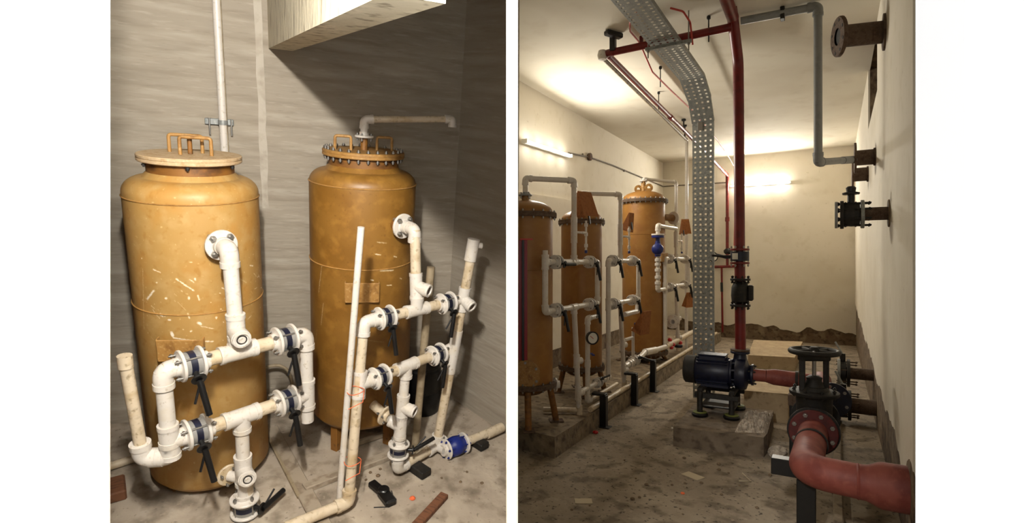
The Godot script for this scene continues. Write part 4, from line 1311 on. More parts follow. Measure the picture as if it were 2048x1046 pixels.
	for y in [-0.5, -0.56, -0.64, -0.74, -0.82]:
		put(o3, "union", disc(0.042, 0.04, 14), M.pvc, Transform3D(Basis(), q1 + Vector3(0, y, 0)))
	elbow(o3, q1 + Vector3(0, -0.9, 0), Vector3.UP, Vector3(0, 0, -1), 0.028, M.pvc)
	pipe(o3, q1 + Vector3(0, -0.9, 0), Vector3(xm, -0.40, -8.0), 0.028, M.pvc)
	# tank nozzle with elbow behind the down pipe
	var nf := put(o3, "tank_nozzle", tube([Vector3(-2.2, 0.66, -8.2), Vector3(-2.12, 0.66, -8.42)], 0.05, 14), M.tank_neck)
	put(nf, "flange", flange_mesh(0.10, 0.05, 0.02), M.pvc, along(Vector3(0.35, 0, -0.94), Vector3(-2.115, 0.66, -8.43)))
	pipe(o3, Vector3(-2.11, 0.66, -8.44), Vector3(xm, 0.60, -8.63), 0.045, M.pvc)
	var lf := put(o3, "flange", flange_mesh(0.11, 0.05, 0.02), M.pvc, along(Vector3(0.3, 0, 0.9), Vector3(-2.17, -0.93, -8.62)))
	ring_bolts(lf, Vector3(-2.17, -0.93, -8.62), Vector3(0.3, 0, 0.9), 0.085, 4, 0.05, 0.012, M.steel)
	pipe(o3, Vector3(-2.17, -0.93, -8.62), Vector3(xm, -0.93, -8.74), 0.045, M.pvc)
	bent(o3, [Vector3(xm + 0.015, -1.23, -7.99), Vector3(xm, -1.235, -8.7), Vector3(xm, -1.22, -9.6), Vector3(xm, -1.25, -11.4)], 0.04, 0.1, M.pvc_dirty)
	put(o3, "blue_tie", lathe(V2([0.03, -0.02, 0.06, -0.02, 0.066, 0.0, 0.06, 0.02, 0.03, 0.02]), 18), M.navy, Transform3D(Basis(), Vector3(xm, -1.33, -8.79)))
	for q in [Vector3(xm + 0.03, -1.15, -8.15), Vector3(xm + 0.04, -1.24, -8.3), Vector3(xm + 0.04, -1.27, -8.2), Vector3(xm + 0.04, -1.27, -8.75)]:
		put(o3, "red_plug", lump(Vector3(0.035, 0.03, 0.035), 3, 0.2), M.red_tape, Transform3D(Basis(), q))
	# long pipe lying along the plinth's edge
	one("plinth_pipe", "long cream pipe lying along the plinth edge under the manifolds", "pipe", tube([Vector3(-2.052, -1.44, -5.0), Vector3(-2.05, -1.44, -11.6)], 0.028, 14), M.pvc_dirty)
	# cardboard covers
	card_cover("brown cardboard tent over the gauge before the slim tank's dome", Vector3(-2.10, 0.56, -4.97), 1.25, Vector3(0.19, 0.24, 0.17))
	card_cover("brown cardboard cover hanging before the tall ochre tank's upper half", Vector3(-2.10, 0.47, -6.32), 1.4, Vector3(0.11, 0.22, 0.10), 0.3)
	card_cover("orange-brown cardboard tent beside the perforated tray, above the far manifold", Vector3(-2.10, 0.57, -9.15), 0.5, Vector3(0.12, 0.24, 0.22))
	card_cover("tilted brown cardboard box cover low down before the tall tank", Vector3(-1.98, -0.72, -6.5), 1.35, Vector3(0.19, 0.28, 0.12), 0.35)
	card_cover("small brown cardboard cover beside the tray's lower half", Vector3(-2.06, -0.62, -9.22), 1.2, Vector3(0.17, 0.24, 0.08), 0.2)
	# black pipe supports standing in the aisle beside the plinth
	var sup := [["black steel post carrying the near manifold's floor valve", -1.985, -5.19, -1.27], ["black steel post under the middle manifold's header pipe", -1.985, -6.17, -1.24], ["black steel post under the header bend, third along the plinth", -1.985, -6.92, -1.20]]
	for s in sup:
		var o := thing("pipe_support", s[0], "post", Vector3(s[1], -1.65, s[2]), "black posts along the plinth")
		put(o, "post", box(Vector3(0.065, s[3] + 1.65 - 0.06, 0.065), 0.003, Vector3(s[1], (s[3] - 1.65) / 2 - 0.03, s[2])), M.black)
		put(o, "saddle", box(Vector3(0.14, 0.025, 0.08), 0.004, Vector3(s[1] - 0.045, s[3] - 0.055, s[2])), M.black)
		put(o, "foot_plate", box(Vector3(0.10, 0.01, 0.10), 0.002, Vector3(s[1] + 0.02, -1.645, s[2])), M.black)
	# red sheet hanging before the near tank, at the partition
	var rs := thing("red_board", "dark red upright board at the partition before the nearest tank", "board", Vector3(-2.13, -0.8, -3.82))
	put(rs, "panel", box(Vector3(0.07, 0.93, 0.012), 0.002), M.red_board, Transform3D(Basis(Vector3.UP, 0.52), Vector3(-2.085, -0.30, -3.72)))
	put(rs, "top_rail", box(Vector3(0.10, 0.012, 0.016), 0.002), M.pink_cable, Transform3D(Basis(Vector3.UP, 0.52), Vector3(-2.06, 0.172, -3.73)))
	put(rs, "edge_strip", box(Vector3(0.018, 0.93, 0.02), 0.002), M.black, Transform3D(Basis(Vector3.UP, 0.52), Vector3(-2.075, -0.30, -3.705)))


func build_ceiling_lines() -> void:
	var ce := 2.26
	# perforated cable tray: along the ceiling, bend, drop to the floor
	var tray := thing("cable_tray", "galvanised perforated cable tray dropping from the ceiling to the floor", "cable tray", Vector3(-1.36, -1.65, -6.85))
	var path := [Vector3(0, 2.02, -3.2), Vector3(0, 2.02, -6.25), Vector3(0, 1.88, -6.62), Vector3(0, 1.66, -6.83), Vector3(0, -1.65, -6.87)]
	var widths := [0.26, 0.26, 0.25, 0.24, 0.24]
	var called := ["ceiling_run", "bend_upper", "bend_lower", "drop"]
	for i in 4:
		var a: Vector3 = path[i]
		var b: Vector3 = path[i + 1]
		var d := (b - a).normalized()
		var side := Vector3.RIGHT
		var nn := side.cross(d)
		if nn.z < 0 and absf(nn.z) > 0.5 or nn.y > 0.5:
			nn = -nn
		var length := a.distance_to(b)
		var rows := int(length / 0.062)
		var mb := MB.new()
		var cols := 4
		var w: float = widths[i]
		var org := a + Vector3(-1.36, 0, 0)
		var cw := w / cols
		var ch := length / rows
		var hx := 0.011
		for rr in rows:
			for cc in cols:
				var c := org + side * (-w / 2 + cw * (cc + 0.5)) + d * ch * (rr + 0.5)
				var o4 := [c - side * cw / 2 - d * ch / 2, c + side * cw / 2 - d * ch / 2, c + side * cw / 2 + d * ch / 2, c - side * cw / 2 + d * ch / 2]
				var i4 := [c - side * hx - d * hx, c + side * hx - d * hx, c + side * hx + d * hx, c - side * hx + d * hx]
				if (rr * 7 + cc * 3) % 23 == 0:
					mb.face(o4, nn)
					continue
				for k in 4:
					mb.face([o4[k], o4[(k + 1) % 4], i4[(k + 1) % 4], i4[k]], nn)
		var m := put(tray, called[i], mb, M.galv)
		for s in [-1, 1]:
			var e0: Vector3 = org + side * s * w / 2
			put(m, "side_lip", slab([e0, e0 + d * length, e0 + d * length - nn * 0.04, e0 - nn * 0.04], side * s * 0.003), M.galv)
	put(tray, "joint_plate", box(Vector3(0.06, 0.10, 0.006), 0.002, Vector3(-1.39, 1.62, -6.825)), M.steel)
	var hg := thing("tray_hanger", "steel channel trapeze hung on two rods under the cable tray", "hanger", Vector3(-1.32, 1.97, -5.08))
	put(hg, "channel", box(Vector3(0.42, 0.03, 0.035), 0.003, Vector3(-1.32, 1.985, -5.08)), M.galv)
	for x in [-1.505, -1.135]:
		put(hg, "threaded_rod", tube([Vector3(x, 1.90, -5.08), Vector3(x, ce, -5.08)], 0.006, 8), M.steel)
		put(hg, "nut", disc(0.014, 0.014, 6, 0.001), M.steel, Transform3D(Basis(), Vector3(x, 1.955, -5.08)))
	# main red riser with valves
	var rm := thing("red_riser", "thick dark red riser with check valve above the pump", "pipe", Vector3(-0.79, -0.75, -5.70))
	var b0 := Vector3(-0.785, -0.86, -5.70)
	var b1 := Vector3(-0.805, 1.93, -5.70)
	put(rm, "pipe", tube(fillet([b0, b1, Vector3(-0.80, 2.24, -5.30), Vector3(-0.795, 2.26, -5.20)], 0.18), 0.049, 20), M.red)
	put(rm, "ceiling_pipe", tube([Vector3(-0.80, 2.22, -5.34), Vector3(-0.785, 2.23, -4.4)], 0.052, 18), M.red)
	for y in [0.05]:
		var c := b0.lerp(b1, (y - b0.y) / (b1.y - b0.y))
		var bv := put(rm, "butterfly_valve", lathe(V2([0, -0.045, 0.085, -0.045, 0.085, 0.045, 0, 0.045]), 24), M.navy, Transform3D(Basis(), c))
		for s in [-1, 1]:
			put(bv, "flange", disc(0.088, 0.02, 24), M.red, Transform3D(Basis(), c + Vector3(0, 0.055 if s > 0 else -0.075, 0)))
		ring_bolts(bv, c, Vector3.UP, 0.075, 6, 0.2, 0.009, M.steel)
		put(bv, "tag_plate", box(Vector3(0.05, 0.06, 0.004), 0.001, c + Vector3(-0.03, 0, 0.087)), M.dial)
		put(bv, "lever", tube([c + Vector3(-0.08, 0, 0.02), c + Vector3(-0.14, 0, 0.03), c + Vector3(-0.24, 0.01, 0.10)], 0.012, 8), M.black)
	var kc := Vector3(-0.787, -0.30, -5.70)
	var kv := put(rm, "check_valve", lathe(V2([0, -0.11, 0.05, -0.11, 0.078, -0.085, 0.084, -0.03, 0.08, 0.05, 0.06, 0.10, 0.05, 0.11, 0, 0.11]), 26), M.iron, Transform3D(Basis(), kc))
	for y in [-0.135, 0.115]:
		put(kv, "flange", disc(0.092, 0.022, 26), M.iron, Transform3D(Basis(), kc + Vector3(0, y, 0)))
		ring_bolts(kv, kc + Vector3(0, y + 0.01, 0), Vector3.UP, 0.077, 8, 0.075, 0.009, M.iron)
	put(kv, "hinge_cap", box(Vector3(0.05, 0.15, 0.07), 0.012, kc + Vector3(0.095, 0, 0.02)), M.iron)
	# red branch along the ceiling, long run, and thin drop on the end wall
	var rb := thing("red_ceiling_pipe", "red pipe run under the ceiling from the riser to the end wall", "pipe", Vector3(-1.98, 2.1, -5.27))
	pipe(rb, Vector3(-0.80, 2.115, -5.28), Vector3(-1.98, 2.10, -5.27), 0.036, M.red)
	elbow(rb, Vector3(-1.985, 2.10, -5.27), Vector3.RIGHT, Vector3(-0.02, 0, -1), 0.03, M.red)
	put(rb, "pipe", tube([Vector3(-1.985, 2.10, -5.27), Vector3(-2.07, 2.09, -9.0), Vector3(-1.99, 1.86, -12.45)], 0.03, 14), M.red)
	put(rb, "elbow", tube(fillet([Vector3(-2.0, 1.885, -12.15), Vector3(-1.985, 1.86, -12.5), Vector3(-1.985, 1.6, -12.5)], 0.08), 0.034, 12), M.red)
	pipe(rb, Vector3(-1.985, 1.7, -12.5), Vector3(-1.985, 0.15, -12.5), 0.032, M.red)
	put(rb, "coupling", tube([Vector3(-1.985, 0.95, -12.5), Vector3(-1.985, 0.86, -12.5)], 0.045, 12), M.red)
	put(rb, "coupling", tube([Vector3(-2.05, 2.09, -8.0), Vector3(-2.052, 2.09, -8.12)], 0.04, 12), M.red)
	put(rb, "riser_stub", tube([Vector3(-1.63, 2.11, -5.275), Vector3(-1.63, 2.20, -5.275)], 0.02, 10), M.red)
	put(rb, "stop_valve", lump(Vector3(0.08, 0.07, 0.06), 9, 0.3, 10), M.iron, Transform3D(Basis(), Vector3(-1.98, 0.22, -12.5)))
	pipe(rb, Vector3(-1.985, 0.2, -12.5), Vector3(-1.985, -0.12, -12.5), 0.028, M.red)
	pipe(rb, Vector3(-2.3, -0.12, -12.5), Vector3(-1.8, -0.10, -12.5), 0.03, M.red)
	pipe(rb, Vector3(-2.1, -0.12, -12.5), Vector3(-2.08, -1.52, -12.5), 0.022, M.red)
	put(rb, "rubber_sleeve", tube([Vector3(-2.1, -0.45, -12.5), Vector3(-2.095, -0.65, -12.5)], 0.028, 10), M.black)
	var gg := gauge(rb, Vector3(-2.27, 0.1, -12.45), Vector3(0.3, 0.15, 0.9), 0.10)
	put(gg, "gauge_arm", tube([Vector3(-2.2, 0.14, -12.48), Vector3(-2.0, 0.09, -12.48), Vector3(-1.85, 0.1, -12.48)], 0.035, 10), M.navy)
	put(rb, "gauge_stem", tube([Vector3(-2.29, 0.0, -12.48), Vector3(-2.28, -0.12, -12.5)], 0.02, 8), M.red)
	# white pipe beside the red run
	var wp := thing("white_ceiling_pipe", "white pipe beside the red ceiling run, dropping behind the tray", "pipe", Vector3(-2.16, -1.47, -9.5))
	put(wp, "end_elbow", lathe(V2([0, -0.05, 0.04, -0.045, 0.052, 0, 0.04, 0.045, 0, 0.05]), 16), M.pvc, Transform3D(Basis(), Vector3(-2.03, 2.09, -5.27)))
	pipe(wp, Vector3(-2.04, 2.075, -5.27), Vector3(-2.155, 2.05, -9.5), 0.021, M.pvc_old)
	elbow(wp, Vector3(-2.155, 2.05, -9.5), Vector3(0, 0, 1), Vector3.DOWN, 0.024, M.pvc)
	pipe(wp, Vector3(-2.155, 2.05, -9.5), Vector3(-2.16, -1.47, -9.5), 0.027, M.pvc)
	# grey pipe looping to the side wall
	var gp := thing("grey_pipe", "grey pipe under the ceiling dropping to the flanged wall stub", "pipe", Vector3(-0.13, 1.0, -5.5))
	var g0 := Vector3(-0.742, 2.20, -5.40)
	var g1 := Vector3(-0.125, 2.215, -5.46)
	var g2 := Vector3(-0.125, 0.868, -5.5)
	var g3 := Vector3(0.16, 1.0, -6.35)
	pipe(gp, g0, g1, 0.034, M.grey_pipe)
	elbow(gp, g1, g0 - g1, Vector3.DOWN, 0.034, M.grey_pipe)
	pipe(gp, g1, g2, 0.034, M.grey_pipe)
	elbow(gp, g2, Vector3.UP, g3 - g2, 0.034, M.grey_pipe)
	pipe(gp, g2, g3, 0.031, M.grey_pipe)
	put(gp, "coupling", tube([g2.lerp(g3, 0.66), g3], 0.036, 16), M.grey_pipe)
	# black hangers
	var h1 := thing("pipe_hanger", "black strap hanger holding the grey pipe below the ceiling", "hanger", Vector3(-0.4, 2.2, -5.44), "black pipe hangers")
	put(h1, "strap", box(Vector3(0.035, 0.11, 0.075), 0.004, Vector3(-0.40, 2.205, -5.44)), M.black)
	var h2 := thing("pipe_hanger", "black angle bracket at the corner of the red ceiling pipe", "hanger", Vector3(-1.85, 2.15, -5.2), "black pipe hangers")
	put(h2, "arm", box(Vector3(0.055, 0.16, 0.06), 0.004, Vector3(-1.91, 2.18, -5.25)), M.black)
	put(h2, "ceiling_plate", box(Vector3(0.075, 0.05, 0.2), 0.012), M.black, Transform3D(Basis(Vector3.UP, -0.5), Vector3(-1.875, 2.232, -5.17)))
	var rods := [Vector3(-1.0, 0, -5.28), Vector3(-1.74, 0, -6.36), Vector3(-2.02, 0, -7.3), Vector3(-2.065, 0, -8.9), Vector3(-2.14, 0, -9.3)]
	var rl := ["thin rod over the red cross pipe near the riser", "thin ceiling rod hanging between tray and red run", "thin rod holding the red run at mid length", "short dark rod hanger above the red run beside the tray", "short dark clamp on the white pipe beside the tray"]
	for i in rods.size():
		var p: Vector3 = rods[i]
		var o := thing("rod_hanger", rl[i], "hanger", Vector3(p.x, 2.1, p.z), "thin rod hangers")
		put(o, "rod", tube([Vector3(p.x, 2.02 if i < 3 else 2.05, p.z), Vector3(p.x, ce, p.z)], 0.006 if i < 3 else 0.012, 8), M.iron)
		put(o, "clip", disc(0.018 if i < 3 else 0.035, 0.03, 10, 0.003), M.black, Transform3D(Basis(), Vector3(p.x, ce - 0.032, p.z)))
	# pink cables
	var c1 := [Vector3(-1.50, 2.24, -4.80), Vector3(-1.62, 2.20, -4.89), Vector3(-1.69, 2.205, -5.12), Vector3(-1.69, 2.20, -5.40), Vector3(-1.70, 2.05, -5.9), Vector3(-1.70, 2.06, -6.7), Vector3(-1.69, 2.08, -7.78), Vector3(-1.72, 2.06, -9.87), Vector3(-1.75, 2.0, -11.2), Vector3(-1.78, 1.9, -12.45), Vector3(-1.80, 1.5, -12.46), Vector3(-1.84, 0.9, -12.5), Vector3(-1.86, 0.34, -12.56)]
	one("pink_cable", "long pink cable sagging under the ceiling down to the gauge", "cable", tube(fillet(c1, 0.15, 4), 0.0085, 7), M.pink_cable)
	one("pink_cable", "short red cable looping from the tray to the hanger rod", "cable", tube(fillet([Vector3(-1.24, 2.22, -4.86), Vector3(-1.16, 2.22, -4.98), Vector3(-1.125, 2.16, -5.1), Vector3(-1.13, 2.0, -5.22)], 0.08, 5), 0.009, 7), M.pink_cable)
	# cable and junction boxes on the side wall
	var wc := thing("wall_conduit", "thin grey conduit with a round junction box along the side wall", "conduit", Vector3(-3.39, 1.65, -8.0))
	put(wc, "conduit", tube([Vector3(-3.385, 1.60, -7.42), Vector3(-3.385, 1.67, -8.23), Vector3(-3.385, 1.70, -9.26), Vector3(-3.385, 1.72, -12.6), Vector3(-3.36, 1.72, -12.625), Vector3(-2.0, 1.71, -12.625)], 0.013, 8), M.cable_grey)
	put(wc, "junction_box", disc(0.06, 0.05, 18, 0.006), M.rust, along(Vector3.RIGHT, Vector3(-3.395, 1.67, -8.2)))
	for zz in [-7.95, -9.9, -11.3]:
		put(wc, "saddle_clip", box(Vector3(0.02, 0.045, 0.03), 0.002, Vector3(-3.385, 1.66 + (-7.95 - zz) * 0.018, zz)), M.cable_grey)


func build_pump_group() -> void:
	var fl := -1.65
	var dn := Vector3.DOWN
	struct("plinth", "chipped concrete pump plinth with a patch of loose rubble", slab([Vector3(-1.245, -1.48, -4.97), Vector3(-0.90, -1.48, -5.01), Vector3(-0.515, -1.48, -5.06), Vector3(-0.50, -1.48, -5.2), Vector3(-0.525, -1.48, -6.03), Vector3(-1.26, -1.48, -5.93)], Vector3(0, -0.17, 0)), M.plinth_dark)
	# rubble heap: displaced patch
	var nz := FastNoiseLite.new()
	nz.seed = 6
	nz.frequency = 9.0
	nz.fractal_octaves = 4
	var mb := MB.new()
	var N := 26
	var pts := []
	for i in N + 1:
		for j in N + 1:
			var u := float(i) / N
			var v := float(j) / N
			var edge := minf(minf(u, 1 - u), minf(v, 1 - v))
			pts.append(Vector3(-0.752 + 0.237 * u, -1.478 + (0.028 + 0.06 * nz.get_noise_2d(u * 0.3, v * 0.8)) * minf(1, edge * 9) - (0.012 if edge < 0.02 else 0.0), -5.80 + 0.72 * v - 0.1 * u + 0.02 * nz.get_noise_1d(u * 3.0 + v)))
	for i in N:
		for j in N:
			mb.face([pts[i * (N + 1) + j], pts[i * (N + 1) + j + 1], pts[(i + 1) * (N + 1) + j + 1]], Vector3.UP)
			mb.face([pts[i * (N + 1) + j], pts[(i + 1) * (N + 1) + j + 1], pts[(i + 1) * (N + 1) + j]], Vector3.UP)
	var rub := one("rubble", "pale broken concrete rubble patch on the pump plinth", "rubble", mb, M.rubble)
	rub.set_meta("kind", "stuff")
	# two pale slabs behind
	one("concrete_block", "pale cast concrete block lying behind the pump plinth", "block", slab([Vector3(-0.82, -1.35, -6.2), Vector3(-0.41, -1.35, -6.25), Vector3(-0.36, -1.35, -7.35), Vector3(-0.98, -1.35, -7.35)], Vector3(0, -0.30, 0)), M.pale_slab)
	one("concrete_block", "pale concrete block farthest from the pump, near the end wall", "block", slab([Vector3(-1.16, -1.45, -9.21), Vector3(-0.52, -1.45, -9.33), Vector3(-0.50, -1.45, -11.26), Vector3(-1.29, -1.45, -11.02)], Vector3(0, -0.20, 0)), M.pale_slab)
	# pump
	var o := thing("pump", "dark blue motor pump on a steel frame with round rubber feet", "pump", Vector3(-0.98, -1.48, -5.68))
	var mc := Vector3(-1.03, -1.075, -5.66)
	var x := Vector3.RIGHT
	var body := lathe(V2([0, -0.165, 0.118, -0.165, 0.125, -0.155, 0.125, 0.155, 0.118, 0.165, 0, 0.165]), 36)
	var mt := put(o, "motor", body, M.navy, along(x, mc))
	for i in 22:
		var a := TAU * i / 22.0
		if sin(a) > 0.88:
			continue
		put(mt, "cooling_fin", box(Vector3(0.29, 0.022, 0.006), 0.001), M.navy, Transform3D(Basis(Vector3.RIGHT, 0.0), mc) * Transform3D(Basis(Vector3.RIGHT, a), Vector3.ZERO) * Transform3D(Basis(), Vector3(0, 0.13, 0)))
	put(o, "fan_cover", lathe(V2([0, -0.08, 0.118, -0.08, 0.134, -0.066, 0.137, 0.03, 0.13, 0.035, 0, 0.035]), 36), M.iron, along(x, mc + Vector3(-0.19, 0, 0)))
	var tbx := put(o, "terminal_box", box(Vector3(0.25, 0.05, 0.16), 0.01, mc + Vector3(0.0, 0.135, 0.0)), M.navy)
	put(tbx, "terminal_lid", box(Vector3(0.26, 0.012, 0.17), 0.004, mc + Vector3(0.0, 0.164, 0.0)), M.navy)
	put(o, "flange_plate", disc(0.135, 0.02, 30), M.navy, along(x, mc + Vector3(0.165, 0, 0)))
	for a in [0.5, 1.2, 2.0, 2.7, 3.6, 4.4, 5.2, 5.9]:
		put(o, "lantern_rib", box(Vector3(0.07, 0.03, 0.02), 0.003), M.navy, Transform3D(Basis(Vector3.RIGHT, a), mc + Vector3(0.21, 0, 0)) * Transform3D(Basis(), Vector3(0, 0.11, 0)))
	put(o, "shaft", tube([mc + Vector3(0.15, 0, 0), mc + Vector3(0.27, 0, 0)], 0.035, 14), M.steel)
	var vc := Vector3(-0.775, -1.08, -5.68)
	var vol := put(o, "volute", lathe(V2([0, -0.065, 0.10, -0.065, 0.145, -0.045, 0.158, 0.0, 0.145, 0.045, 0.09, 0.065, 0.07, 0.09, 0, 0.09]), 34), M.navy, along(x, vc))
	tag(vol, "rounded dark blue pump casing", "")
	put(vol, "outlet_neck", lathe(V2([0.085, 0.08, 0.062, 0.14, 0.055, 0.18, 0.055, 0.20, 0, 0.20]), 24), M.navy, Transform3D(Basis(), vc + Vector3(-0.012, 0, -0.01)))
	var of := put(vol, "outlet_flange", disc(0.088, 0.022, 26), M.navy, Transform3D(Basis(), vc + Vector3(-0.012, 0.195, -0.01)))
	put(vol, "pipe_flange", disc(0.088, 0.018, 26), M.rust, Transform3D(Basis(), vc + Vector3(-0.012, 0.218, -0.01)))
	put(vol, "inlet_flange", disc(0.10, 0.022, 26), M.navy, along(x, vc + Vector3(0.09, 0, 0)))
	for i in 6:
		var a := TAU * i / 6.0
		put(vol, "bolt", bolt_mesh(0.07, 0.009), M.iron, along(x, vc + Vector3(0.10, 0.083 * cos(a), 0.083 * sin(a))))
	# steel frame on rubber feet
	for s in [-1, 1]:
		put(o, "frame_rail", box(Vector3(0.40, 0.045, 0.05), 0.004, Vector3(-0.97, -1.285, -5.68 + s * 0.18)), M.iron)
	for xx in [-1.12, -0.83]:
		put(o, "cross_member", box(Vector3(0.05, 0.04, 0.40), 0.004, Vector3(xx, -1.235, -5.68)), M.iron)
	put(o, "motor_foot", box(Vector3(0.26, 0.03, 0.2), 0.004, Vector3(-1.0, -1.203, -5.66)), M.navy)
	put(o, "drip_tray", box(Vector3(0.32, 0.012, 0.32), 0.002, Vector3(-0.97, -1.395, -5.68)), M.iron)
	for f in [Vector3(-1.115, -1.48, -5.46), Vector3(-0.835, -1.48, -5.50), Vector3(-1.115, -1.48, -5.86), Vector3(-0.84, -1.48, -5.90)]:
		put(o, "leg", tube([f + Vector3(0, 0.03, 0), f + Vector3(0, 0.24, 0)], 0.026, 10), M.iron)
		var ft := put(o, "rubber_foot", lathe(V2([0, 0, 0.068, 0, 0.075, 0.008, 0.075, 0.024, 0.066, 0.034, 0, 0.036]), 26), M.black, Transform3D(Basis(), f))
		put(ft, "foot_pad", lathe(V2([0.03, 0.034, 0.062, 0.034, 0.066, 0.04, 0.06, 0.044, 0.03, 0.044]), 26), M.pad, Transform3D(Basis(), f))
	# suction line, tee and gate valve
	var sp := thing("suction_pipe", "dark red suction pipe between pump and gate valve", "pipe", Vector3(-0.4, -1.1, -5.7))
	pipe(sp, Vector3(-0.675, -1.08, -5.68), Vector3(-0.56, -1.08, -5.69), 0.058, M.red_old)
	put(sp, "reducer", tube([Vector3(-0.56, -1.08, -5.69), Vector3(-0.49, -1.085, -5.70)], [0.058, 0.075], 20), M.red_old)
	pipe(sp, Vector3(-0.49, -1.085, -5.70), Vector3(-0.12, -1.11, -5.74), 0.075, M.red_old)
	put(sp, "pipe_collar", lathe(V2([0.074, -0.012, 0.083, -0.012, 0.083, 0.012, 0.074, 0.012]), 24), M.iron, along(x, Vector3(-0.30, -1.097, -5.72)))
	put(sp, "tee_body", tube([Vector3(-0.11, -1.12, -5.95), Vector3(-0.115, -1.14, -5.3), Vector3(-0.125, -1.19, -4.82)], 0.085, 20), M.red_old)
	var bf := put(sp, "blank_flange", disc(0.15, 0.03, 28), M.navy, along(Vector3(0, 0.06, 1), Vector3(-0.02, -1.22, -5.62)))
	ring_bolts(bf, Vector3(-0.02, -1.22, -5.60), Vector3(0, 0.06, 1), 0.12, 6, 0.06, 0.013, M.steel)
	var gc := Vector3(-0.13, -1.2, -4.60)
	var gv := thing("gate_valve", "black iron gate valve with a spoked handwheel on a yoke", "valve", gc)
	var zax := Vector3(0, 0, 1)
	put(gv, "body", lathe(V2([0, -0.2, 0.10, -0.2, 0.115, -0.08, 0.125, 0, 0.115, 0.08, 0.10, 0.2, 0, 0.2]), 28), M.iron, along(zax, gc))
	put(gv, "bonnet", lathe(V2([0.0, 0.02, 0.115, 0.02, 0.12, 0.2, 0.125, 0.235, 0, 0.235]), 28), M.iron, Transform3D(Basis(), gc))
	var bn := put(gv, "bonnet_flange", lathe(V2([0, 0.225, 0.16, 0.225, 0.165, 0.232, 0.165, 0.25, 0.15, 0.256, 0.10, 0.26, 0.085, 0.285, 0, 0.29]), 32), M.iron, Transform3D(Basis(), gc))
	for i in 8:
		var a := TAU * (i + 0.5) / 8
		put(bn, "bolt", bolt_mesh(0.07, 0.011), M.iron, Transform3D(Basis(), gc + Vector3(cos(a) * 0.14, 0.245, sin(a) * 0.14)))
	for s in [-1, 1]:
		put(gv, "yoke_arm", box(Vector3(0.04, 0.26, 0.05), 0.006, gc + Vector3(s * 0.088 * 0.86, 0.385, -s * 0.088 * 0.5)), M.iron)
	put(gv, "yoke_top", box(Vector3(0.22, 0.045, 0.06), 0.008), M.iron, Transform3D(Basis(Vector3.UP, 0.52), gc + Vector3(0, 0.495, 0)))
	put(gv, "gland", lathe(V2([0.07, 0.285, 0.05, 0.33, 0.055, 0.35, 0.03, 0.365, 0, 0.365]), 20), M.iron, Transform3D(Basis(), gc))
	put(gv, "stem", tube([gc + Vector3(0, 0.28, 0), gc + Vector3(0, 0.56, 0)], 0.014, 10), M.steel)
	var hw := gc + Vector3(0, 0.54, 0)
	var ring := []
	for i in 40:
		var a := TAU * i / 40
		ring.append(hw + Vector3(cos(a) * 0.155, 0, sin(a) * 0.155))
	var wh := put(gv, "handwheel", tube(ring, 0.019, 12, false, true), M.iron)
	put(wh, "hub", lathe(V2([0, -0.03, 0.035, -0.03, 0.035, 0.02, 0.024, 0.034, 0, 0.036]), 18), M.iron, Transform3D(Basis(), hw))
	for i in 5:
		var a := TAU * (i + 0.25) / 5
		put(wh, "spoke", tube([hw, hw + Vector3(cos(a) * 0.145, 0, sin(a) * 0.15)], 0.015, 8), M.iron)
	var ff := put(gv, "flange", lathe(V2([0, 0.15, 0.165, 0.15, 0.168, 0.156, 0.168, 0.18, 0, 0.182]), 36), M.iron, along(zax, gc))
	ff.name = "body_flange"
	put(gv, "rear_flange", disc(0.168, 0.03, 36), M.iron, along(zax, gc + Vector3(0, 0, -0.215)))
	# big red elbow to the wall
	var be := thing("red_elbow_pipe", "thick faded red elbow pipe running into the side wall", "pipe", Vector3(-0.1, -1.2, -3.8))
	var rf := put(be, "flange", lathe(V2([0.09, 0, 0.153, 0, 0.155, 0.004, 0.155, 0.026, 0.151, 0.03, 0.09, 0.03]), 36), M.red_dark, along(zax, gc + Vector3(0, 0, 0.182)))
	for i in 8:
		var a := TAU * (i + 0.5) / 8
		put(rf, "bolt", bolt_mesh(0.10, 0.0135), M.steel, along(zax, gc + Vector3(cos(a) * 0.127, sin(a) * 0.127, 0.185)))
	var e0 := gc + Vector3(0, 0, 0.19)
	var e1 := Vector3(-0.15, -1.205, -3.60)
	var e2 := Vector3(0.13, -1.20, -3.545)
	var bend := fillet([e0, e1, e2], 0.2, 14)
	var radii := []
	for q in bend:
		radii.append(0.093)
	for q in 9:
		var s := q / 8.0
		bend.append(e2 + Vector3(0.005 + 0.09 * s, 0, 0))
		radii.append(lerpf(0.093, 0.122, s * s * (3 - 2 * s)))
	put(be, "pipe", tube(bend, radii, 32), M.red_old)
	put(be, "weld_bead", lathe(V2([0.092, -0.008, 0.097, 0, 0.092, 0.008]), 28), M.red_old, along(x, e2 + Vector3(-0.02, 0, 0)))
	put(be, "clamp_ring", lathe(V2([0.092, -0.012, 0.1, -0.012, 0.1, 0.012, 0.092, 0.012]), 28), M.iron, along(zax, Vector3(-0.133, -1.20, -4.12)))
	pipe(be, e2 + Vector3(0.09, 0, 0), Vector3(0.345, -1.20, -3.545), 0.122, M.red_old)
	put(be, "wall_grout", lump(Vector3(0.02, 0.155, 0.16), 4, 0.25, 18), M.base_concrete, Transform3D(Basis(), Vector3(0.345, -1.20, -3.545)))
	# black stands
	var s1 := thing("pipe_stand", "black steel post with a cross arm under the red elbow", "stand", Vector3(-0.14, fl, -3.75), "black stands of the red pipework")
	put(s1, "post", box(Vector3(0.10, 0.36, 0.10), 0.004, Vector3(-0.145, -1.47, -3.70)), M.black)
	put(s1, "cross_arm", box(Vector3(0.24, 0.10, 0.08), 0.004, Vector3(-0.22, -1.262, -3.78)), M.black)
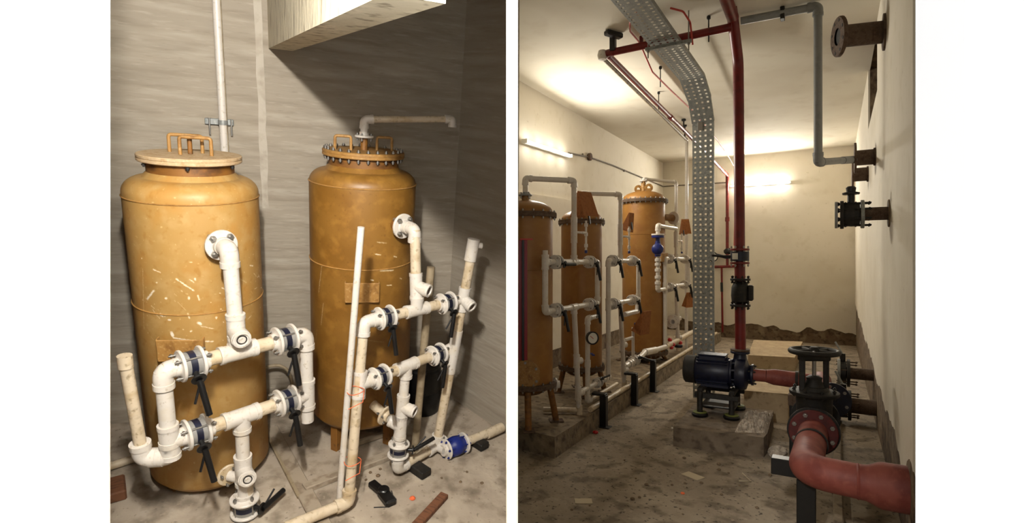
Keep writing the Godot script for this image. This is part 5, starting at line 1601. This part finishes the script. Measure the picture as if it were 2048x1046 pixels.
	var s2 := thing("pipe_stand", "black upright post beside the gate valve, behind the suction pipe", "stand", Vector3(-0.29, fl, -5.0), "black stands of the red pipework")
	put(s2, "post", box(Vector3(0.07, 0.48, 0.07), 0.004, Vector3(-0.285, -1.41, -5.05)), M.black)
	put(s2, "head_block", box(Vector3(0.09, 0.09, 0.08), 0.006, Vector3(-0.285, -1.13, -5.05)), M.rust)
	put(s2, "cross_arm", box(Vector3(0.16, 0.05, 0.05), 0.004, Vector3(-0.21, -1.30, -5.0)), M.black)


func build_right_wall_fittings() -> void:
	var xr := 0.345
	var x := Vector3.RIGHT
	var t := thing("wall_pipe_stub", "rusty flanged pipe stub high on the side wall, open ended", "pipe stub", Vector3(xr, 1.78, -5.11), "flanged stubs on the side wall")
	var c := Vector3(xr, 1.80, -5.20)
	var ax := Vector3(0.95, 0.03, -0.31).normalized()
	var fc := c - ax * 0.345
	put(t, "pipe", tube([fc + ax * 0.02, c + ax * 0.03], 0.085, 24), M.rust)
	var f := put(t, "flange", lathe(V2([0.066, 0, 0.15, 0, 0.155, 0.006, 0.155, 0.026, 0.15, 0.03, 0.085, 0.03]), 32), M.rust, along(ax, fc))
	var ft := along(ax, fc)
	for i in 8:
		var a := TAU * (i + 0.5) / 8
		put(f, "bolt_hole", disc(0.013, 0.004, 10, 0.001), M.iron, ft * Transform3D(Basis(), Vector3(cos(a) * 0.125, -0.003, sin(a) * 0.125)))
	put(t, "bore", disc(0.068, 0.004, 26, 0.001), M.iron, along(ax, fc + ax * 0.012))
	put(t, "wall_collar", disc(0.14, 0.02, 28), M.rust, along(x, c - Vector3(0.02, 0, 0)))
	var rows := [["rusty flanged stub on the side wall joined to the grey pipe", -6.4, 1.02, 0.075, 0.15, 0.16], ["rusty flanged stub farther along beside the grey pipe's stub", -7.7, 1.03, 0.08, 0.15, 0.15]]
	for w in rows:
		var p := Vector3(xr, w[2], w[1])
		var s := thing("wall_pipe_stub", w[0], "pipe stub", p, "flanged stubs on the side wall")
		put(s, "pipe", tube([p + Vector3(-w[5], 0, 0), p + Vector3(0.02, 0, 0)], w[3], 20), M.rust)
		put(s, "flange", disc(w[4], 0.02, 26), M.rust, along(x, p + Vector3(-w[5] - 0.02, 0, 0)))
		put(s, "wall_collar", disc(w[3] * 1.15, 0.02, 24), M.rust, along(x, p - Vector3(0.02, 0, 0)))
	# valve on a stub at eye height
	var vp := Vector3(xr, 0.35, -4.82)
	var v := thing("wall_valve", "dark flanged valve with a short black spindle on the side wall", "valve", vp)
	put(v, "pipe", tube([vp + Vector3(-0.2, 0, 0), vp + Vector3(0.02, 0, 0)], 0.048, 20), M.rust)
	put(v, "body", lathe(V2([0, -0.05, 0.085, -0.05, 0.09, 0, 0.085, 0.05, 0, 0.05]), 26), M.iron, along(x, vp + Vector3(-0.235, 0, 0)))
	for d in [-0.31, -0.18]:
		var fl := put(v, "flange", disc(0.105, 0.024, 28), M.iron if d < -0.2 else M.galv, along(x, vp + Vector3(d, 0, 0)))
		ring_bolts(fl, vp + Vector3(d + 0.012, 0, 0), x, 0.088, 8, 0.07 if d < -0.2 else 0.11, 0.01, M.iron)
	put(v, "blank_cover", disc(0.10, 0.02, 28), M.grey_pipe, along(x, vp + Vector3(-0.345, 0, 0)))
	put(v, "spindle", tube([vp + Vector3(-0.24, 0.06, 0), vp + Vector3(-0.24, 0.21, 0)], 0.024, 12), M.black)
	put(v, "spindle_cap", lathe(V2([0, 0, 0.055, 0, 0.058, 0.012, 0.03, 0.02, 0.034, 0.05, 0.024, 0.058, 0, 0.06]), 18), M.black, Transform3D(Basis(), vp + Vector3(-0.24, 0.15, 0)))
	put(v, "wall_collar", disc(0.10, 0.012, 26), M.base_concrete, along(x, vp - Vector3(0.012, 0, 0)))
	# two flanged valves low on the wall
	var low := [["flanged valve with bare bolts low on the wall, upper one", Vector3(xr, -1.22, -7.05), 0.062, 0.15], ["flanged valve low on the wall beside the gate valve, lower one", Vector3(xr, -1.46, -6.55), 0.075, 0.15]]
	for w in low:
		var p: Vector3 = w[1]
		var o := thing("low_wall_valve", w[0], "valve", p, "flanged valves low on the side wall")
		put(o, "pipe", tube([p + Vector3(-0.24, 0, 0), p + Vector3(0.05, 0, 0)], w[2], 20), M.rust)
		for d in [-0.32, -0.23]:
			var f2 := put(o, "flange", disc(w[3], 0.03, 28), M.galv if d < -0.3 else M.iron, along(x, p + Vector3(d, 0, 0)))
			if d > -0.3:
				ring_bolts(f2, p + Vector3(d, 0, 0), x, w[3] * 0.82, 6, 0.2, 0.011, M.rust)
		put(o, "valve_disc", disc(w[3] * 0.85, 0.06, 26), M.black, along(x, p + Vector3(-0.295, 0, 0)))
		put(o, "spindle", tube([p + Vector3(-0.27, 0.1, 0), p + Vector3(-0.27, 0.21, 0)], 0.028, 12), M.black)
		put(o, "lever", tube([p + Vector3(-0.27, 0.2, 0), p + Vector3(-0.34, 0.33, -0.03)], 0.011, 8), M.galv)


func build_floor_bits() -> void:
	var fl := -1.65
	one("paper_scrap", "folded pale paper scrap lying in front of the pump plinth", "paper", box(Vector3(0.15, 0.004, 0.09), 0.001), M.paper, Transform3D(Basis(Vector3.UP, -0.45), Vector3(-0.94, fl + 0.003, -4.35)), "paper scraps on the floor")
	one("paper_scrap", "pale paper scrap on the bare floor nearest the camera", "paper", box(Vector3(0.12, 0.004, 0.08), 0.001), M.paper, Transform3D(Basis(Vector3.UP, 0.5), Vector3(-1.49, fl + 0.003, -3.51)), "paper scraps on the floor")
	one("paper_scrap", "small white paper scrap at the pump plinth's aisle side", "paper", box(Vector3(0.05, 0.004, 0.03), 0.001), M.dial, Transform3D(Basis(Vector3.UP, 0.2), Vector3(-1.37, fl + 0.003, -5.5)), "paper scraps on the floor")
	one("string", "thin pale string bent in a hook on the floor before the plinth", "string", tube([Vector3(-0.62, fl + 0.004, -4.60), Vector3(-0.54, fl + 0.004, -4.45), Vector3(-0.62, fl + 0.004, -4.42)], 0.004, 6), M.paper)
	one("red_scrap", "small red plastic scrap on the floor at the plinth foot", "scrap", lump(Vector3(0.03, 0.015, 0.025), 3, 0.2), M.red_tape, Transform3D(Basis(), Vector3(-1.98, fl + 0.012, -4.96)))
	one("orange_scrap", "tiny orange scrap on the floor in front of the paper", "scrap", lump(Vector3(0.016, 0.008, 0.014), 3, 0.2), M.orange, Transform3D(Basis(), Vector3(-0.93, fl + 0.006, -3.98)))
	one("concrete_lump", "grey broken concrete lump between plinth and gate valve", "lump", lump(Vector3(0.075, 0.05, 0.12), 12, 0.5, 14), M.rubble, Transform3D(Basis(), Vector3(-0.415, fl + 0.03, -5.16)))
	one("white_scrap", "folded white scrap in the gutter by the side wall", "scrap", box(Vector3(0.07, 0.012, 0.12), 0.002), M.paper, Transform3D(Basis(Vector3.UP, 0.5), Vector3(0.1, fl + 0.008, -5.1)))
	one("gutter_strip", "dusty concrete strip along the gutter by the side wall", "strip", box(Vector3(0.06, 0.05, 3.4), 0.008, Vector3(0.02, fl + 0.024, -5.0)), M.plinth)
	var rng := RandomNumberGenerator.new()
	rng.seed = 12
	for i in 26:
		var s := rng.randf_range(0.007, 0.018)
		var p := Vector3(rng.randf_range(-1.6, -0.35), fl + s * 0.4, rng.randf_range(-4.7, -3.3))
		one("dirt_crumb", "dark dirt crumb scattered over the pump room floor", "crumb", lump(Vector3(s, s * 0.6, s), i, 0.4), M.base_concrete, Transform3D(Basis(), p), "dirt crumbs on the pump room floor")
